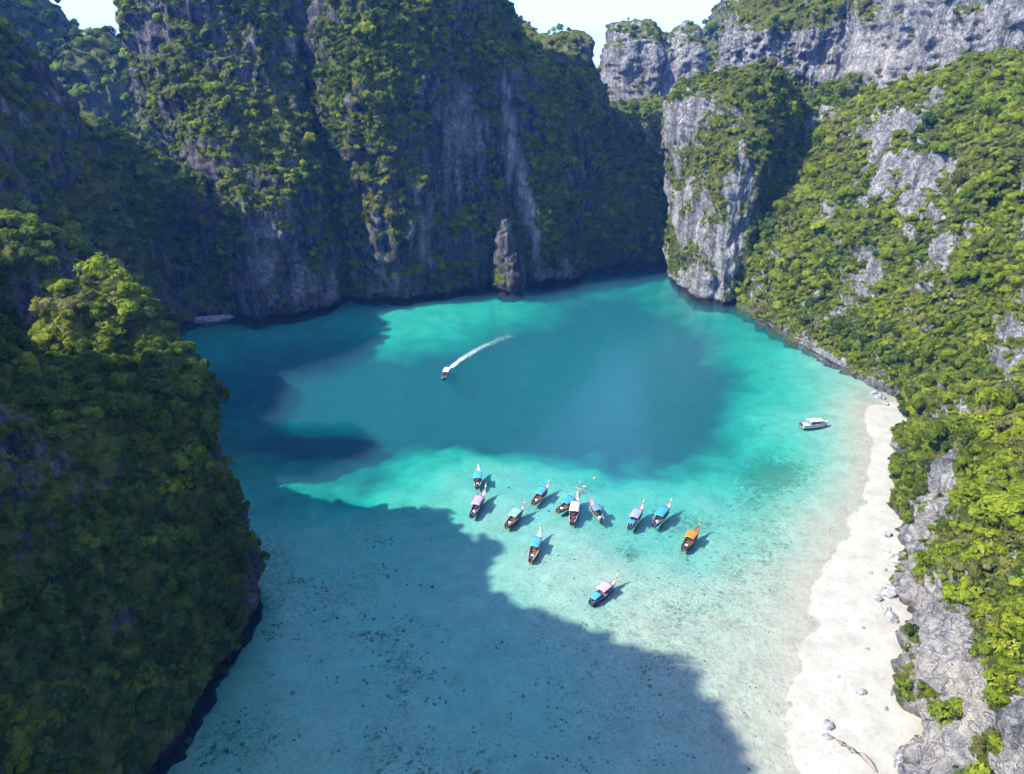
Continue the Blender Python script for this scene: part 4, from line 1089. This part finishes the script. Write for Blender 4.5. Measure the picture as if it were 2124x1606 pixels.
# white speedboat near the beach
a, b = Vector(gp(1664, 884, .2)), Vector(gp(1716, 878, .5))
d = b - a; c = (a + b) / 2; SL = d.length * 1.05
sb = empty('speedboat', (c.x, c.y, 0), math.atan2(d.y, d.x))
tag(sb, 'white speedboat with hard top moored off the head of the beach', 'boat')
SB, SS, SK = [(0, 1.05), (.5, 1.18), (.75, .9), (.92, .38), (1, .05)], [(0, .75), (.5, .85), (.8, 1.05), (1, 1.2)], [(0, -.3), (.6, -.35), (.85, -.05), (1, .95)]
bm = bmesh.new(); rings = []
for i in range(25):
    t_ = i / 24; x = -SL / 2 + SL * t_; b_, z_, k_ = lerp_tab(SB, t_), lerp_tab(SS, t_), lerp_tab(SK, t_)
    fl = min(.28, z_ - .1) if t_ < .72 else z_ - .05
    fl = max(fl, k_ + .05); bi = max(b_ - .12, .01)
    pts = [(b_, z_), (b_ * .95, .2 * k_ + .8 * .2 if k_ < .1 else (z_ + k_) / 2), (b_ * .8, max(k_ + .08, -.1)), (0, k_), (-b_ * .8, max(k_ + .08, -.1)), (-b_ * .95, .2 * k_ + .8 * .2 if k_ < .1 else (z_ + k_) / 2), (-b_, z_), (-bi, z_), (-bi, fl), (0, fl), (bi, fl), (bi, z_)]
    rings.append([bm.verts.new((x, y, z)) for y, z in pts])
for r0, r1 in zip(rings, rings[1:]):
    for k in range(12): bm.faces.new((r0[k], r0[(k + 1) % 12], r1[(k + 1) % 12], r1[k]))
bm.faces.new(rings[0]); bm.faces.new(rings[-1])
link('hull', bm_mesh('hull', bm, False), M_WHITE, sb)
bm = bmesh.new(); arched(bm, -SL * .28, SL * .26, 1.08, 1.85, .18, .07)
link('hard_top', bm_mesh('hard_top', bm), M_WHITE, sb)
for x in (-.27, -.02, .22):
    for sg in (1, -1):
        bm = bmesh.new(); tube(bm, [(SL * x, sg * 1.0, .8), (SL * x, sg * .98, 1.86)], [.035, .035], 6)
        link('pillar', bm_mesh('pillar', bm), M_WHITE, sb)
bm = bmesh.new()
vs = [bm.verts.new(v) for v in ((SL * .24, -.85, 1.0), (SL * .24, .85, 1.0), (SL * .18, .8, 1.7), (SL * .18, -.8, 1.7))]
bm.faces.new(vs); bmesh.ops.solidify(bm, geom=bm.faces[:], thickness=.03)
link('windscreen', bm_mesh('windscreen', bm, False), M_GLASS, sb)
for x in (-.18, -.06, .06):
    bm = bmesh.new(); box(bm, SL * x, SL * x + .45, -.8, .8, .3, .72); box(bm, SL * x - .08, SL * x, -.8, .8, .3, 1.1)
    link('seat', bm_mesh('seat', bm, False), CANVAS['steel blue'], sb)
for sg in (.45, -.45):
    bm = bmesh.new(); box(bm, -SL / 2 - .5, -SL / 2 - .05, sg - .2, sg + .2, .55, 1.1); box(bm, -SL / 2 - .36, -SL / 2 - .16, sg - .08, sg + .08, -.4, .55)
    bmesh.ops.bevel(bm, geom=list(bm.edges), offset=.04, segments=2, affect='EDGES')
    link('outboard_motor', bm_mesh('outboard_motor', bm), M_DARK, sb)
bm = bmesh.new()
for sg in (1, -1): tube(bm, [(SL * (-.5 + t_), sg * (lerp_tab(SB, t_) + .02), lerp_tab(SS, t_) - .06) for t_ in np.linspace(0, .98, 12)], [.05] * 12, 5)
link('rubbing_strake', bm_mesh('rubbing_strake', bm), M_DARK, sb)

# ------------------------------------------------------------------ swimmers
M_SKIN = plain('skin', (0.42, 0.24, 0.16), 0.6, 0.1, 3)
M_HAIR = plain('hair', (0.02, 0.015, 0.012), 0.7, 0.1, 3)
def swimmer(loc, rz, short, label):
    root = empty('person', loc, rz); tag(root, label, 'person', 'swimmers beside the boats')
    J = {'pel': (0, 0, 0), 'chest': (.32, 0, .03), 'neck': (.52, 0, .05), 'head': (.68, 0, .06), 'sl': (.46, .17, .04), 'sr': (.46, -.17, .04), 'el': (.66, .36, 0), 'er': (.62, -.40, 0), 'wl': (.88, .42, -.02), 'wr': (.84, -.52, -.03),
         'hl': (-.06, .1, 0), 'hr': (-.06, -.1, 0), 'kl': (-.46, .17, -.02), 'kr': (-.45, -.19, -.05), 'al': (-.86, .18, .0), 'ar': (-.80, -.28, -.12), 'tl': (-1.02, .18, .02), 'tr': (-.95, -.30, -.14)}
    Rr = dict(pel=.13, chest=.14, neck=.06, head=.10, sl=.065, sr=.065, el=.045, er=.045, wl=.035, wr=.035, hl=.09, hr=.09, kl=.06, kr=.06, al=.04, ar=.04, tl=.035, tr=.035)
    E_ = [('pel', 'chest'), ('chest', 'neck'), ('neck', 'head'), ('chest', 'sl'), ('chest', 'sr'), ('sl', 'el'), ('el', 'wl'), ('sr', 'er'), ('er', 'wr'), ('pel', 'hl'), ('pel', 'hr'), ('hl', 'kl'), ('kl', 'al'), ('al', 'tl'), ('hr', 'kr'), ('kr', 'ar'), ('ar', 'tr')]
    ks = list(J); V = [J[k] for k in ks]; Ed = [(ks.index(a), ks.index(b)) for a, b in E_]; rad = [Rr[k] for k in ks]
    for wn_, sg in (('wl', 1), ('wr', -1)):                      # five fingers from each palm
        w = Vector(J[wn_]); pi = len(V); V.append(tuple(w + Vector((.07, .01 * sg, 0)))); rad.append(.03); Ed.append((ks.index(wn_), pi))
        for f, (dx, dy) in enumerate(((.085, .05), (.10, .025), (.105, 0), (.10, -.02), (.05, -.055))):
            m = len(V); V.append(tuple(w + Vector((.07 + dx * .6, dy * .9, .005)))); V.append(tuple(w + Vector((.07 + dx, dy, -.01)))); rad += [.010, .008]
            Ed += [(pi, m), (m, m + 1)]
    me = bpy.data.meshes.new('body'); me.from_pydata(V, Ed, [])
    o = link('body', me, M_SKIN, root)
    sk = o.modifiers.new('skin', 'SKIN')
    for i, sv in enumerate(me.skin_vertices[0].data): sv.radius = (rad[i], rad[i]); sv.use_root = (i == 0)
    o.modifiers.new('subsurf', 'SUBSURF').levels = 1
    bm = bmesh.new(); bmesh.ops.create_uvsphere(bm, u_segments=12, v_segments=8, radius=.115)
    for v in bm.verts: v.co = (v.co.x * 1.05 + .69, v.co.y * .95, max(v.co.z, -.02) * .9 + .07)
    link('hair', bm_mesh('hair', bm), M_HAIR, root)
    bm = bmesh.new(); tube(bm, [(.10, 0, 0), (-.02, 0, 0), (-.12, 0, -.005)], [.155, .165, .15], 10)
    for v in bm.verts: v.co.z *= .85; v.co.y *= 1.2
    link('swim_shorts', bm_mesh('swim_shorts', bm), RIB[short], root)
for (px, py, rz, sh, lab) in ((1203, 1001, 1.0, 'blue', 'person in blue shorts swimming off the bow of the cream-canopied boat, upper of three'), (1199, 1012, 2.4, 'red', 'person in red shorts swimming right at the bow of the cream-canopied boat'), (1212, 1009, .2, 'white', 'person in white shorts swimming to the right of the two at the cream-canopied boat'), (1233, 991, -2.0, 'yellow', 'person in yellow shorts swimming alone above the slim steel-blue boat')):
    x, y = gp(px, py); swimmer((x, y, -.05), rz, sh, lab)

# ------------------------------------------------------------------ boulders, driftwood, coral
def boulder_mesh(seed, sq=.7):
    bm = bmesh.new(); bmesh.ops.create_icosphere(bm, subdivisions=3, radius=1)
    V = np.array([v.co[:] for v in bm.verts])
    d = 1 + .28 * fbm(V * 1.1 + seed * 7.7, 3) + .25 * worley(V * 1.3 + seed * 3.1) 
    for v, k in zip(bm.verts, d): v.co = Vector((v.co.x * k, v.co.y * k * .8, v.co.z * k * sq))
    return bm_mesh('boulder', bm, False)
t = NT('boulder_stone'); P = t.pos()
M_STONE = t.done(t.princ(t.ramp(t.noise(P, 1.3, 6, .7), [(.35, (.09, .09, .10)), (.55, (.27, .26, .28)), (.75, (.46, .44, .44))]), .9, t.bump(t.noise(P, 2.5, 7, .7), .9, .25), .15))
BMESH = [boulder_mesh(i, .55 + .12 * (i % 3)) for i in range(6)]
for m in BMESH: m.materials.append(M_STONE)
BL = [(1720, 1502, 1.0), (1716, 1526, .7), (1786, 1434, .8), (1846, 1436, .55), (1836, 1469, .5), (1842, 1108, 1.0), (1846, 1228, 2.0), (1822, 1241, .9), (1838, 1262, .9), (1850, 1282, 1.5), (1806, 1186, .5), (1842, 1142, .5), (1862, 1160, 1.6), (1868, 1330, 1.3), (1878, 1395, 1.2), (1880, 1575, 2.0), (1868, 1590, 1.2), (1826, 822, 1.6), (1812, 812, 1.2), (1838, 836, 1.1), (1790, 1300, .4), (1740, 1400, .35), (1835, 1180, .5), (1858, 1060, .6), (1852, 990, .4), (1800, 1345, .35)]
for i, (px, py, r) in enumerate(BL):
    x, y = gp(px, py, .5); z = float(bed_z(np.array([x]), np.array([y]))[0])
    o = link('boulder', BMESH[i % 6]); o.location = (x, y, z + r * .12); o.scale = (r, r, r); o.rotation_euler = (random.uniform(-.2, .2), random.uniform(-.2, .2), random.uniform(0, 6.3))
    where = 'at the head of the beach' if py < 870 else 'beside the middle of the beach' if py < 1300 else 'on the lower beach'
    size = 'large' if r >= 1.3 else 'small' if r < .65 else 'mid-sized'
    tag(o, '%s grey limestone boulder lying on the sand %s' % (size, where), 'boulder', '%s boulders %s' % (size, where))
bm = bmesh.new()
pp = [Vector((*gp(*q, .6), .55)) for q in ((1748, 1541), (1768, 1556), (1790, 1566), (1806, 1584), (1818, 1600))]
for i, v in enumerate(pp): v.z = .45 + .12 * (i % 2)
c0 = pp[0].copy(); tube(bm, [v - c0 for v in pp], [.26, .34, .38, .33, .2], 10)
tube(bm, [pp[1] - c0, pp[1] - c0 + Vector((-.9, .5, .35)), pp[1] - c0 + Vector((-1.6, .9, .4))], [.14, .1, .04], 6)
tube(bm, [pp[0] - c0, pp[0] - c0 + Vector((-.9, .9, .1)), pp[0] - c0 + Vector((-1.5, 1.0, .4))], [.2, .12, .05], 6)
for v in bm.verts: v.co += Vector((.05 * math.sin(v.co.y * 5), .05 * math.sin(v.co.x * 6), .05 * math.sin(v.co.x * 4 + v.co.y * 7)))
o = link('driftwood_log', bm_mesh('driftwood_log', bm), plain('driftwood', (0.22, 0.18, 0.15), .9, .45, 5)); o.location = c0
tag(o, 'long grey driftwood log stranded on the sand at the lower right', 'driftwood')
# pale ledge at the foot of the shaded slope
bm = bmesh.new(); bmesh.ops.create_icosphere(bm, subdivisions=4, radius=1)
V = np.array([v.co[:] for v in bm.verts]); d = 1 + .3 * fbm(V * 1.4 + 5, 4) + .2 * worley(V * 2.2)
for v, k in zip(bm.verts, d): v.co = Vector((v.co.x * k * 8.5, v.co.y * k * 2.2, v.co.z * k * 1.5))
x, y = gp(440, 663); o = link('rock_ledge', bm_mesh('rock_ledge', bm, False), M_STONE); o.location = (x, y, .2); o.rotation_euler = (0, 0, .35)
tag(o, 'low pale rock ledge at the waterline below the dark left slope', 'rock ledge')
# coral lumps strewn over the lagoon floor
g_ = np.random.default_rng(21)
def cdens(px, py):
    d = 0.035
    for cx, cy_, rx, ry, a in ((680, 1240, 150, 110, .5), (840, 1400, 70, 150, .9), (560, 1190, 60, 120, .8), (480, 1540, 150, 110, .5), (1000, 1560, 200, 90, .4), (1350, 1480, 150, 120, .45), (760, 1570, 250, 80, .5), (1600, 985, 80, 55, .9), (1450, 1300, 300, 200, .10), (1690, 1150, 120, 250, .12), (1600, 1450, 180, 160, .10), (620, 1190, 90, 40, .6), (1312, 1151, 16, 7, 3.0)):
        d += a * math.exp(-((px - cx) / rx) ** 2 - ((py - cy_) / ry) ** 2)
    return d
ico = bmesh.new(); bmesh.ops.create_icosphere(ico, subdivisions=1, radius=1)
IV = np.array([v.co[:] for v in ico.verts]); ico.faces.ensure_lookup_table(); IF = np.array([[v.index for v in f.verts] for f in ico.faces]); ico.free()
CV, CF, cnt = [], [], 0
cl = [(g_.uniform(420, 1750), g_.uniform(960, 1640)) for _ in range(300)]
for k in range(14000):
    if g_.random() < .88:
        c_ = cl[g_.integers(len(cl))]; px, py = c_[0] + g_.normal() * 13, c_[1] + g_.normal() * 7
    else: px, py = g_.uniform(400, 1780), g_.uniform(950, 1640)
    if g_.random() > cdens(px, py): continue
    x, y = gp(px, py, -1.2); z = float(bed_z(np.array([x]), np.array([y]))[0])
    if z > -.1: continue
    r = (.05 + .26 * g_.random() ** 4.0) * (1 if px < 1100 else .72)
    v = IV * (1 + .35 * g_.normal(size=(len(IV), 1)) * .6) * np.array([r * g_.uniform(.7, 1.5), r * g_.uniform(.7, 1.5), r * .6])
    a_ = g_.uniform(0, 6.28); R_ = np.array([[math.cos(a_), -math.sin(a_), 0], [math.sin(a_), math.cos(a_), 0], [0, 0, 1]])
    CV.append(v @ R_.T + np.array([x, y, min(z + .02, -.02 - r * .6)])); CF.append(IF + cnt); cnt += len(IV)
t = NT('dark_coral'); M_CORAL = t.done(t.princ(t.ramp(t.noise(t.pos(), 1.5, 4), [(.3, (.09, .095, .08)), (.7, (.19, .185, .15))]), .95, None, .1))
tag(link('coral_rubble', mesh_np('coral_rubble', np.concatenate(CV), np.concatenate(CF), False), M_CORAL), 'small dark coral lumps strewn over the pale lagoon floor', 'coral', None, 'stuff')
print('CORAL', len(CV))
